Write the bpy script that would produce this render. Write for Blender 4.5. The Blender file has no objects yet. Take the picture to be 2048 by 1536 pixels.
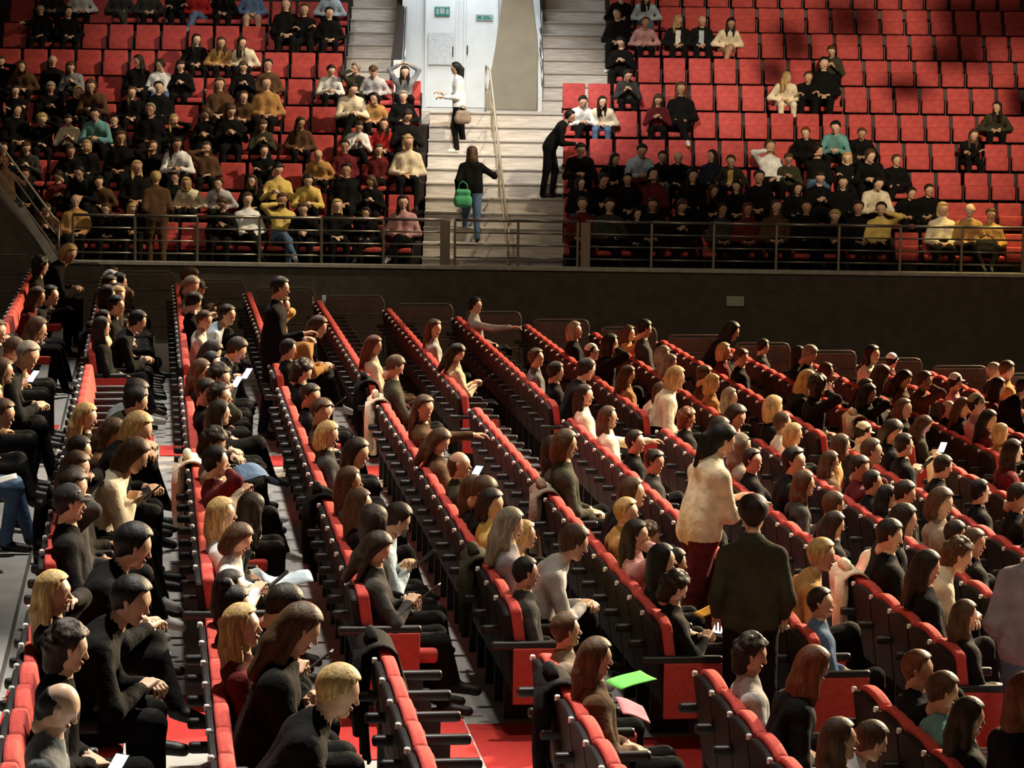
import bpy, bmesh, math, random
import numpy as np
from mathutils import Matrix, Vector, Euler

random.seed(11)
rng = np.random.RandomState(7)
SC = bpy.context.scene
COL = SC.collection

# ------------------------------------------------------------------ camera
CAMZ = 6.0
F_PX = 5560.0
cam_data = bpy.data.cameras.new('camera')
cam_data.sensor_width = 36.0
cam_data.lens = 36.0 * F_PX / 2048.0
cam_data.clip_start = 0.5
cam_data.clip_end = 300
cam = bpy.data.objects.new('camera', cam_data)
COL.objects.link(cam)
RIGHT = Vector((0.99179113, -0.12711087, 0.01389874))
UP = Vector((0.00154242, 0.12058038, 0.99270237))
FWD = Vector((0.12785918, 0.98453197, -0.11978661))
m = Matrix.Identity(4)
for r in range(3):
    m[r][0], m[r][1], m[r][2] = RIGHT[r], UP[r], -FWD[r]
m[2][3] = CAMZ
cam.matrix_world = m
SC.camera = cam

# frame of the upper tier: t along its front edge, d away from the floor stand
TA = math.radians(7.399473)
def T(t, d, z):
    return Vector((t * math.cos(TA) + d * math.sin(TA), -t * math.sin(TA) + d * math.cos(TA), z))

# ------------------------------------------------------------------ world, light, exposure
world = bpy.data.worlds.new('hall_gloom')
SC.world = world
world.use_nodes = True
world.node_tree.nodes['Background'].inputs[0].default_value = (1.0, 0.86, 0.72, 1)
world.node_tree.nodes['Background'].inputs[1].default_value = 0.03
SC.view_settings.view_transform = 'Standard'
SC.view_settings.look = 'None'
SC.view_settings.gamma = 1.0
SC.view_settings.use_curve_mapping = False
SC.view_settings.exposure = 0.0
SC.cycles.max_bounces = 5
SC.cycles.diffuse_bounces = 2

def spot(name, loc, aim, power, color, angle, blend=0.6, size=0.4):
    d = bpy.data.lights.new(name, 'SPOT')
    d.energy = power; d.color = color; d.spot_size = math.radians(angle); d.spot_blend = blend
    d.shadow_soft_size = size
    o = bpy.data.objects.new(name, d); COL.objects.link(o)
    o.location = loc
    o.rotation_euler = (Vector(aim) - Vector(loc)).to_track_quat('-Z', 'Y').to_euler()
    return o
def area(name, loc, aim, power, color, sx, sy):
    d = bpy.data.lights.new(name, 'AREA')
    d.energy = power; d.color = color; d.shape = 'RECTANGLE'; d.size = sx; d.size_y = sy
    o = bpy.data.objects.new(name, d); COL.objects.link(o)
    o.location = loc
    o.rotation_euler = (Vector(aim) - Vector(loc)).to_track_quat('-Z', 'Y').to_euler()
    return o
WARM = (1.0, 0.72, 0.42)
AMB = (1.0, 0.82, 0.56)
NEUT = (1.0, 0.93, 0.82)
# stage-side rig: warm lamps high on the far right of the hall, raking across the floor stand
spot('stage_lamp', (24, 46, 13), (5, 26, 1.6), 112000, WARM, 52, .7, .35)
spot('stage_lamp', (21, 30, 14), (4, 20, 1.6), 54000, AMB, 50, .7, .35)
# ceiling lamps over the floor stand
spot('ceiling_lamp', (2.5, 19, 18), (-.4, 14.0, 2), 21000, NEUT, 30, .7, .4)
spot('ceiling_lamp', (1.5, 38, 17), (0.5, 29, 2), 11000, NEUT, 36, .9, .4)
spot('ceiling_lamp', (7.0, 37, 18), (5.0, 27, 2), 6000, WARM, 40, .9, .4)
spot('ceiling_lamp', (3.5, 11, 18), (4.0, 18, 2), 2300, AMB, 34, .9, .4)  # weak frontal fill added from the camera side, no known fixture
spot('ceiling_lamp', (1.6, 23, 20), (1.8, 23.5, 2), 10000, NEUT, 44, .9, .4)
# lamps on the ceiling truss facing the upper stand
spot('truss_lamp', T(11, 44, 17), T(-5, 51.5, 3.6), 20000, AMB, 28, .8, .3)
spot('truss_lamp', T(10, 30, 13), T(6.6, 54, 5.0), 20000, AMB, 23, .9, .3)
spot('truss_lamp', T(-2, 40, 15), T(2.6, 52.5, 4.9), 6500, NEUT, 17, .8, .3)
spot('truss_lamp', T(-6, 34, 15), T(-5.5, 55.2, 6.3), 4000, NEUT, 17, .7, .3)
spot('truss_lamp', T(0, 40, 16), T(-.5, 53, 5), 11500, NEUT, 22, .7, .3)
spot('truss_lamp', T(11.5, 48.6, 13), T(8.6, 48.2, 2.3), 9000, (1, .74, .26), 22, .9, .3)
spot('wall_fill_lamp', T(-4, 26, 19), T(0, 47.9, 1.2), 3600, AMB, 62, .9, .6)  # broad dim fill added to brighten the dark wall, no known fixture
# lobby light in the doorway between the stairs
area('doorway_lamp', T(-1.0, 55.0, 8.2), T(-1.0, 55.6, 5), 80, (.88, .95, 1.0), 2.0, 1.4)


# ------------------------------------------------------------------ materials
MATS = {}
def mat(name, color, rough=0.8, scale=0, amt=0.0, bump=0.0, metal=0.0, emit=0.0, spec=0.3, sheen=0.0, wave=None):
    if name in MATS:
        return MATS[name]
    M = bpy.data.materials.new(name)
    M.use_nodes = True
    nt = M.node_tree
    b = nt.nodes['Principled BSDF']
    b.inputs['Base Color'].default_value = (*color, 1)
    b.inputs['Roughness'].default_value = rough
    b.inputs['Metallic'].default_value = metal
    b.inputs['Specular IOR Level'].default_value = spec
    if sheen:
        b.inputs['Sheen Weight'].default_value = sheen
    if emit:
        b.inputs['Emission Color'].default_value = (*color, 1)
        b.inputs['Emission Strength'].default_value = emit
    if scale:
        tc = nt.nodes.new('ShaderNodeTexCoord')
        n = nt.nodes.new('ShaderNodeTexNoise')
        n.inputs['Scale'].default_value = scale
        n.inputs['Detail'].default_value = 4
        src = n.outputs['Fac']
        nt.links.new(tc.outputs['Object'], n.inputs['Vector'])
        if wave:
            mp = nt.nodes.new('ShaderNodeMapping')
            mp.inputs['Scale'].default_value = wave
            nt.links.new(tc.outputs['Object'], mp.inputs['Vector'])
            nt.links.new(mp.outputs['Vector'], n.inputs['Vector'])
        if amt:
            mx = nt.nodes.new('ShaderNodeMix'); mx.data_type = 'RGBA'
            rp = nt.nodes.new('ShaderNodeValToRGB')
            rp.color_ramp.elements[0].position = 0.3; rp.color_ramp.elements[1].position = 0.7
            nt.links.new(src, rp.inputs[0])
            nt.links.new(rp.outputs[0], mx.inputs[0])
            mx.inputs[6].default_value = (*[c * (1 - amt) for c in color], 1)
            mx.inputs[7].default_value = (*[min(1, c * (1 + amt)) for c in color], 1)
            nt.links.new(mx.outputs[2], b.inputs['Base Color'])
        if bump:
            bp = nt.nodes.new('ShaderNodeBump')
            bp.inputs['Strength'].default_value = bump
            bp.inputs['Distance'].default_value = 0.03
            nt.links.new(src, bp.inputs['Height'])
            nt.links.new(bp.outputs[0], b.inputs['Normal'])
    MATS[name] = M
    return M

# garment colours: code -> (linear colour, words)
TOPS = {
 'k': ((.0055, .005, .005), 'black jacket'), 'n': ((.012, .014, .03), 'navy top'), 'c': ((.04, .038, .036), 'charcoal top'),
 'w': ((.75, .75, .74), 'white top'), 'e': ((.74, .64, .47), 'cream top'), 'g': ((.20, .22, .24), 'grey shirt'),
 'l': ((.45, .44, .45), 'pale grey top'), 'b': ((.09, .15, .26), 'denim jacket'), 't': ((.12, .28, .28), 'teal jacket'),
 'r': ((.35, .02, .02), 'red top'), 'm': ((.10, .014, .016), 'maroon top'), 'o': ((.42, .23, .08), 'tan coat'),
 'y': ((.65, .48, .14), 'yellow top'), 'v': ((.27, .24, .28), 'lavender grey coat'), 'p': ((.55, .30, .30), 'pink scarf'),
 'z': ((.085, .045, .022), 'brown coat'), 'u': ((.42, .52, .62), 'pale blue top'), 'd': ((.040, .039, .024), 'olive green sweater'),
 'a': ((.26, .20, .15), 'taupe coat'), 'K': ((.010, .009, .009), 'black jacket over white'),
 'U': ((.010, .009, .009), 'black jacket over blue'), 'Y': ((.03, .028, .02), 'vest over yellow shirt'),
 's': ((.45, .27, .18), 'bare legs')}
INNER = {'K': 'w', 'U': 'u', 'Y': 'y'}
HAIRC = {'k': ((.006, .005, .005), 'black'), 'd': ((.018, .010, .006), 'dark brown'), 'b': ((.07, .035, .015), 'brown'),
 'a': ((.13, .04, .014), 'auburn'), 'y': ((.45, .30, .12), 'blond'), 'g': ((.26, .22, .17), 'grey'), 'w': ((.75, .75, .74), 'white'),
 'e': ((.62, .52, .36), 'cream'), 'z': ((.085, .045, .022), 'brown')}
def top_mat(c):
    return mat('cloth_' + TOPS[c][1].replace(' ', '_'), TOPS[c][0], .9, 9, .25, .7, spec=.12)
def hair_mat(c):
    return mat('hair_' + HAIRC[c][1].replace(' ', '_'), HAIRC[c][0], .55, 70, .5, .22, spec=.25, wave=(1, 1, .10))
SKINS = [mat('skin_fair', (.62, .40, .28), .5), mat('skin_light', (.54, .33, .22), .5), mat('skin_tan', (.40, .22, .14), .5), mat('skin_brown', (.16, .08, .045), .5)]
M_EYE = mat('eye_dark', (.02, .015, .012), .3)
M_LIP = mat('lip_rose', (.32, .11, .09), .5)
M_SHOE = mat('shoe_black', (.012, .011, .011), .5)
M_SHOEW = mat('shoe_white', (.6, .6, .58), .6)
M_BLACK = mat('black_plastic', (.012, .011, .012), .45, spec=.4)
M_BLACKF = mat('black_fabric', (.016, .014, .014), .9, 20, .4, .4)
M_SHELL = mat('seat_shell_dark', (.012, .0085, .0085), .65, 9, .5, .25, spec=.2)
M_RED = mat('seat_red_fabric', (.48, .070, .058), .85, 40, .15, .12, spec=.15)
M_TRED = mat('tier_seat_red', (.44, .062, .058), .7, 9, .22, .2, spec=.2)
M_WHITE = mat('badge_white', (.85, .85, .83), .5)
M_FLOOR = mat('stand_floor_grey', (.36, .355, .34), .7, 3.5, .16, .08)
M_CARPET = mat('aisle_carpet_red', (.48, .035, .03), .95, 60, .15, .2)
M_DARK = mat('hall_wall_black', (.085, .070, .056), .85, 6, .2, .3)
M_TIER = mat('tier_concrete_dark', (.035, .022, .02), .85, 5, .3, .2)
M_STEP = mat('step_pale_boards', (.56, .52, .48), .6, 5, .22, .1, wave=(.6, 3, 6))
M_STEPE = mat('step_edge_grey', (.42, .39, .36), .6)
M_STEEL = mat('rail_steel', (.30, .27, .22), .38, metal=.75)
M_CHROME = mat('rail_chrome', (.6, .6, .6), .25, metal=.9)
M_KERB = mat('kerb_pale', (.42, .39, .34), .6, 8, .2, .1)
M_PORTAL = mat('portal_white_paint', (.72, .75, .76), .6, 3, .06, .05)
M_BEIGE = mat('portal_beige_panel', (.33, .30, .24), .7, 3, .08, .05)
M_GREEN = mat('sign_green', (.03, .22, .14), .6)
M_GREY = mat('sign_grey', (.32, .40, .42), .6)
M_PAPER = mat('paper_white', (.8, .8, .77), .8)
M_SCREEN = mat('phone_screen', (.42, .68, 1.0), .3, emit=5.0)
M_SCREENW = mat('phone_screen_white', (.85, .93, 1.0), .3, emit=7.0)
M_SCREENP = mat('phone_screen_violet', (.6, .35, 1.0), .3, emit=4.0)

# ------------------------------------------------------------------ mesh helpers
class MB:
    def __init__(s): s.v = []; s.f = []; s.m = []
    def add(s, vs, fs, mi=0):
        n = len(s.v); s.v += [tuple(q) for q in vs]; s.f += [tuple(i + n for i in q) for q in fs]; s.m += [mi] * len(fs)
    def box(s, x0, x1, y0, y1, z0, z1, sh=0.0, mi=0):
        # sh shears x by height so that the top leans towards -x
        vs = [(x - sh * (z - z0), y, z) for z in (z0, z1) for y in (y0, y1) for x in (x0, x1)]
        s.add(vs, [(0, 2, 3, 1), (4, 5, 7, 6), (0, 1, 5, 4), (2, 6, 7, 3), (0, 4, 6, 2), (1, 3, 7, 5)], mi)
    def tube(s, pts, r, n=8, mi=0):
        pts = [Vector(p) for p in pts]; rings = []
        for i, p in enumerate(pts):
            t = ((pts[min(i + 1, len(pts) - 1)] - pts[max(i - 1, 0)])).normalized()
            a = Vector((0, 0, 1)) if abs(t.z) < .9 else Vector((1, 0, 0))
            u = t.cross(a).normalized(); w = t.cross(u)
            rr = r[i] if isinstance(r, (list, tuple)) else r
            rings.append([p + u * (math.cos(q * 2 * math.pi / n) * rr) + w * (math.sin(q * 2 * math.pi / n) * rr) for q in range(n)])
        vs = [v for g in rings for v in g]; fs = []
        for i in range(len(pts) - 1):
            for q in range(n):
                fs.append((i * n + q, i * n + (q + 1) % n, (i + 1) * n + (q + 1) % n, (i + 1) * n + q))
        fs.append(tuple(range(n - 1, -1, -1))); fs.append(tuple(range((len(pts) - 1) * n, len(pts) * n)))
        s.add(vs, fs, mi)
    def lathe(s, prof, n=14, c=(0, 0, 0), mi=0):
        vs = []; fs = []
        for r, z in prof:
            vs += [(c[0] + r * math.cos(q * 2 * math.pi / n), c[1] + r * math.sin(q * 2 * math.pi / n), c[2] + z) for q in range(n)]
        for i in range(len(prof) - 1):
            for q in range(n):
                fs.append((i * n + q, i * n + (q + 1) % n, (i + 1) * n + (q + 1) % n, (i + 1) * n + q))
        fs.append(tuple(range(n - 1, -1, -1))); fs.append(tuple(range((len(prof) - 1) * n, len(prof) * n)))
        s.add(vs, fs, mi)
    def prism(s, outline, axis_vec, mi=0):
        n = len(outline); a = [Vector(p) for p in outline]; b = [p + Vector(axis_vec) for p in a]
        s.add(a + b, [tuple(range(n - 1, -1, -1)), tuple(range(n, 2 * n))] + [(i, (i + 1) % n, n + (i + 1) % n, n + i) for i in range(n)], mi)
    def slab(s, x0, x1, w, z0, z1, sh, crown=.05, n=11):
        # upright slab whose top edge is an arc across its width
        top = [(w - 2 * w * q / (n - 1), z1 - crown * abs(1 - 2 * q / (n - 1)) ** 2.6) for q in range(n)]
        out = [(-w, z0), (w, z0)] + top
        m_ = len(out)
        vs = [(x - sh * (z - z0), y, z) for x in (x0, x1) for y, z in out]
        s.add(vs, [tuple(range(m_)), tuple(range(2 * m_ - 1, m_ - 1, -1))] + [(i, m_ + i, m_ + (i + 1) % m_, (i + 1) % m_) for i in range(m_)])
    def mesh(s, name, bevel=0.0, seg=2, smooth=False):
        me = bpy.data.meshes.new(name)
        me.from_pydata(s.v, [], s.f)
        bm = bmesh.new(); bm.from_mesh(me)
        bmesh.ops.recalc_face_normals(bm, faces=bm.faces)
        if bevel:
            bmesh.ops.bevel(bm, geom=list(bm.edges), offset=bevel, segments=seg, affect='EDGES', profile=.6, clamp_overlap=True)
        bm.to_mesh(me); bm.free()
        if not bevel:
            me.polygons.foreach_set('material_index', s.m)
        if smooth:
            me.polygons.foreach_set('use_smooth', [True] * len(me.polygons))
        return me

def link(name, me, mats, parent=None, loc=None, rotz=None):
    o = bpy.data.objects.new(name, me)
    COL.objects.link(o)
    if me is not None:
        if not isinstance(mats, (list, tuple)): mats = [mats]
        if len(me.materials) == 0:
            for q in mats: me.materials.append(q)
        else:
            for i, q in enumerate(mats):
                if me.materials[i] is not q:
                    o.material_slots[i].link = 'OBJECT'; o.material_slots[i].material = q
    if parent: o.parent = parent
    if loc is not None: o.location = loc
    if rotz is not None: o.rotation_euler = (0, 0, rotz)
    return o
def tag(o, label, cat=None, group=None, kind=None):
    if label: o['label'] = label
    if cat: o['category'] = cat
    if group: o['group'] = group
    if kind: o['kind'] = kind
    return o
def empty(name, loc=(0, 0, 0), rotz=0):
    o = bpy.data.objects.new(name, None); COL.objects.link(o)
    o.location = loc; o.rotation_euler = (0, 0, rotz); o.empty_display_size = .1
    return o
def struct(name, mb, material, label, cat, bevel=0.0, parent=None):
    o = link(name, mb.mesh(name, bevel), material, parent)
    if parent is None: tag(o, label, cat, kind='structure')
    return o
ONES = ['zeroth', 'first', 'second', 'third', 'fourth', 'fifth', 'sixth', 'seventh', 'eighth', 'ninth', 'tenth', 'eleventh', 'twelfth', 'thirteenth',
        'fourteenth', 'fifteenth', 'sixteenth', 'seventeenth', 'eighteenth', 'nineteenth']
TENS = {2: ('twentieth', 'twenty'), 3: ('thirtieth', 'thirty'), 4: ('fortieth', 'forty'), 5: ('fiftieth', 'fifty')}
def ordinal(n):
    if n < 20: return ONES[n]
    a, b = divmod(n, 10)
    return TENS[a][0] if b == 0 else TENS[a][1] + '-' + ONES[b]

# ------------------------------------------------------------------ who sits where (row, seat, head reach, head height, hair, top, trousers, pose, look)
LOWER="""-2,36,0.45,1.08,lb,m,k,r,0;-2,37,0.5,1.05,sk,k,k,r,-20;-1,39,0.29,1.1,sd,k,k,r,-30;-1,43,0.23,1.09,kw,g,k,r,-40;0,43,0.27,1.09,kd,z,k,r,-30;0,35,0.28,1.09,sb,w,k,r,-40;0,36,0.5,1.1,sd,u,k,r,-30;0,31,0.5,1.1,sd,k,k,p,-10;0,30,0.3,1.13,bd,o,k,p,0;0,28,0.21,1.07,lb,k,k,r,0;-1,32,0.23,1.06,ld,k,k,r,20;-1,33,0.5,1.07,sk,k,k,f,0;-1,34,0,1.04,ld,e,k,r,10;-2,31,0.5,1.08,lb,z,k,r,0;-2,28,0.43,1.05,sb,e,k,p,0;-2,24,0.45,1.08,bb,z,k,r,0;1,40,0.35,1.13,cb,o,k,h,-10;1,35,0.31,1.13,bb,o,k,f,-10;1,32,0.08,1.05,sk,k,k,r,0;2,34,0.14,1.09,la,e,z,r,-10;2,31,0.07,1.15,sb,d,k,p,0;1,29,0.18,1.11,cd,k,k,p,0;3,40,0.14,1.08,lb,l,k,r,-40;3,35,0.13,1.06,ld,e,k,p,-20;4,48,0.18,1.09,sk,l,k,o,-30;4,36,0.1,1.06,sb,g,k,r,-30;4,33,0.07,1.08,sd,k,k,r,0;5,43,0.21,1.12,bg,k,k,r,-20;5,40,0,1.01,kw,l,k,r,-20;5,39,0.27,1.17,ld,k,k,h,0;6,46,0.19,1.04,bb,o,k,h,-20;4,32,0.47,1.16,sd,k,k,r,10;5,35,0.07,1.04,lb,o,k,r,0;6,41,0.02,1.04,bg,a,k,r,-10;6,40,0.07,0.98,lg,a,k,r,0;5,32,0.43,1.18,by,e,k,r,0;7,41,0.15,1.11,sb,k,k,r,-40;8,47,0.14,1.03,sd,c,k,r,0;6,36,0.24,1.08,sb,z,k,r,0;7,36,0.37,1.13,ly,k,k,r,10;10,48,0.18,1.0,kw,m,k,r,30;9,39,0.31,1.16,sb,z,k,h,-30;10,42,0.13,1.07,kw,p,k,r,0;11,44,0.24,1.21,sb,o,k,r,-20;10,40,0.37,1.13,ld,m,k,r,0;-2,21,0.48,1.06,sy,k,k,r,10;-2,19,0.5,1.05,sb,k,b,r,-20;-1,22,0.35,1.12,sd,g,k,f,-20;-1,21,0.5,1.12,sk,d,k,f,0;-1,20,0.24,1.07,ly,d,k,r,-10;-1,18,0.46,1.08,lb,z,k,p,-10;-1,15,0.5,1.13,bb,e,k,p,0;-1,14,0.23,1.12,lb,k,k,h,-30;0,22,0.3,1.07,ld,k,k,r,10;0,18,0.22,1.11,cd,a,k,p,-20;1,26,0.22,1.07,sd,k,k,r,-40;1,23,0.24,1.12,sb,z,k,r,-50;1,21,0.21,1.07,by,c,k,r,-10;1,18,0.31,1.14,bd,z,k,r,-20;1,16,0.18,1.08,lb,c,k,r,0;1,14,0.2,1.08,lb,k,k,r,0;1,12,0.23,1.13,bd,k,k,r,60;1,11,0.16,1.05,ld,c,k,p,-10;1,13,0.39,1.06,sd,u,k,p,0;2,25,0.22,1.13,lb,z,k,o,-50;2,22,0.05,1.05,lb,z,k,p,-20;2,19,0.25,1.08,xb,d,k,r,-20;2,16,0.25,1.11,sb,k,k,p,-30;2,15,0.09,1.1,bd,y,k,r,-30;2,13,0.15,1.13,lg,v,k,r,10;2,17,0.05,1.05,lb,k,k,r,0;4,31,0.16,1.08,ld,e,k,r,-20;4,28,0.05,1.06,lb,e,k,o,-10;5,33,0.24,0.92,lb,e,k,r,50;5,30,0,1.02,ca,k,k,r,0;6,35,0,1.05,by,o,k,r,10;6,33,0.17,1.02,lg,e,k,r,-10;6,31,0.03,1.17,by,k,k,r,20;3,22,0.14,1.09,ld,d,k,r,0;3,21,0.24,1.2,bb,d,k,r,0;4,25,0.17,1.04,sd,k,k,r,-30;4,23,0.12,1.01,sd,c,k,r,-40;3,17,0.38,1.12,lb,k,k,r,-10;3,16,0.28,1.06,sy,o,k,r,-30;3,14,0.04,1.07,ld,p,k,h,-20;3,15,0,0.97,cb,k,k,r,-10;2,12,0.5,1.09,sb,l,k,f,0;2,11,0.19,0.98,sk,c,k,r,0;2,14,0.42,0.91,uy,y,k,r,0;3,12,0.11,1.08,lk,k,k,r,0;3,13,0.34,0.96,ld,k,k,r,0;5,24,0.2,1.05,sd,k,k,r,-40;5,25,0.16,1.1,hb,a,k,r,0;4,18,0.16,1.06,lk,k,k,p,0;6,30,0.15,1.08,sb,e,k,r,0;6,29,0.14,1.04,by,e,k,r,0;6,26,0.07,0.99,lb,z,k,r,0;6,24,0.06,1.09,sd,m,k,h,-40;6,27,0.42,1.07,bb,o,k,r,10;7,31,0.14,1.02,ke,e,k,r,0;6,25,0.39,1.16,sb,k,k,r,-20;6,23,0.21,1.04,sd,k,k,r,-10;6,22,0.02,0.99,lk,k,k,r,0;6,21,0.24,1.1,sd,k,k,r,-20;5,16,0.41,1.2,ld,k,k,r,-10;9,36,0.06,1.02,xb,k,k,h,-40;8,32,0.33,1.0,lb,d,k,p,0;9,32,0.07,1.02,by,o,k,r,10;9,34,0.24,1.19,kg,p,k,r,-30;5,21,0.27,1.08,lb,c,k,r,0;5,19,0.26,1.07,sb,c,k,r,10;5,18,0.15,1.0,ld,k,k,r,0;5,17,0.26,0.99,sd,e,k,f,-40;4,13,0.43,1.12,sy,o,k,r,-20;5,14,0.12,1.12,cb,e,k,f,-20;6,18,0.13,1.03,sd,k,k,r,-10;6,17,0.18,1.05,sb,k,k,r,-30;7,20,0.01,1.01,sb,k,k,r,0;5,13,0.12,1.14,ld,k,k,r,0;7,26,0.27,1.05,sd,k,k,r,0;7,23,0.24,1.06,sk,k,k,r,0;8,28,0.32,1.15,ld,m,k,r,0;-1,8,0.25,1.12,ly,k,k,h,-10;-1,7,0.5,1.17,sk,k,k,f,-20;-1,5,0.27,1.15,cd,k,k,r,0;-1,3,0.33,1.11,xk,g,k,p,-10;0,12,0.2,1.08,ly,w,k,r,0;0,13,0.39,1.03,ld,k,k,r,50;0,11,0.3,1.01,bb,w,k,p,-10;0,9,0.24,1.05,uk,k,k,r,0;0,7,0.18,1.14,ly,m,k,r,-10;0,8,0.45,1.14,sd,k,k,p,10;0,6,0.46,1.23,lb,k,k,p,0;0,4,0.44,1.15,sy,k,k,f,0;2,10,0.15,0.99,sb,a,k,r,0;2,8,0.05,1.06,lb,z,k,r,0;3,11,0.17,0.99,cd,k,k,p,0;3,9,0.02,1.06,cd,l,k,r,-20;4,11,0.16,0.99,sd,b,k,r,-30;3,8,0.39,1.1,la,k,k,r,20;4,9,0.04,1.07,sa,k,k,h,-30;4,8,0.21,1.06,sb,t,k,r,-10;4,7,0.15,1.04,ld,k,k,r,0;3,5,0.11,1.08,lb,k,k,r,0;5,11,0.13,1.01,lb,k,k,h,0;3,6,0,0.94,sb,w,k,f,0;4,6,0.28,1.26,la,k,k,r,0;-1,11,0.06,1.13,kk,k,k,r,0;-1,10,0,1.27,sk,k,k,f,0;-1,16,0,1.09,sd,k,b,r,0;0,10,0,1.04,ld,k,k,r,0;-2,25,0.25,1.16,sg,k,k,f,-40;-2,30,0.22,1.11,bb,k,k,h,-40;-2,43,0.28,1.14,cd,d,k,r,20;-2,46,0.16,1.2,by,k,k,f,-40;-1,12,0.21,1.15,sd,c,k,h,-30;-1,13,0.23,1.1,sk,k,k,r,-40;-1,17,0.19,1.19,by,k,k,f,-20;-1,35,0.28,1.14,sk,k,k,r,-20;-1,37,0.21,1.16,bd,k,k,r,20;-1,38,0.3,1.11,by,k,k,r,-20;-1,40,0.17,1.15,sd,k,k,r,-30;-1,41,0.29,1.14,lk,z,k,h,20;-1,44,0.23,1.1,lk,d,k,r,-40;0,16,0.19,1.12,sk,m,k,h,0;0,23,0.26,1.14,cd,d,k,h,-20;0,24,0.25,1.12,sd,k,k,h,-40;0,25,0.3,1.18,cd,k,k,r,-20;0,29,0.26,1.08,lk,a,k,r,-20;0,38,0.21,1.15,sd,k,k,p,20;0,42,0.25,1.17,sg,a,k,p,-40;0,44,0.15,1.19,sb,k,k,p,20;0,47,0.23,1.08,sb,d,k,r,-20;5,15,0.25,1.18,sd,k,k,r,-20;5,22,0.29,1.19,sk,k,k,r,-40;5,27,0.23,1.12,ld,n,k,r,-30;5,29,0.16,1.1,ld,k,k,f,-40;6,19,0.17,1.19,bb,a,k,r,-30;6,44,0.16,1.2,sd,c,k,r,0;7,21,0.2,1.17,sd,k,k,p,-40;7,28,0.21,1.11,sd,k,k,r,0;7,29,0.22,1.17,bd,k,k,p,-40;7,34,0.29,1.19,cd,k,k,h,20;7,43,0.2,1.08,by,m,k,h,-20;7,46,0.23,1.19,lk,k,k,f,0;8,33,0.15,1.11,bb,k,k,r,-40;8,36,0.16,1.09,lk,k,k,h,-20;8,37,0.27,1.09,sd,k,k,r,-20;8,38,0.18,1.18,lb,k,k,f,20;8,40,0.21,1.1,bb,m,k,h,0;8,42,0.16,1.2,sg,k,k,p,0;8,43,0.19,1.14,bd,k,k,r,0;9,33,0.2,1.09,lk,m,k,r,-30;9,35,0.19,1.1,lb,k,k,r,-30;9,40,0.17,1.12,ld,z,k,p,-30;9,44,0.3,1.2,ld,e,k,r,-40;10,39,0.25,1.17,sd,k,k,f,-20;11,45,0.2,1.14,sg,k,k,r,0"""
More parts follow.
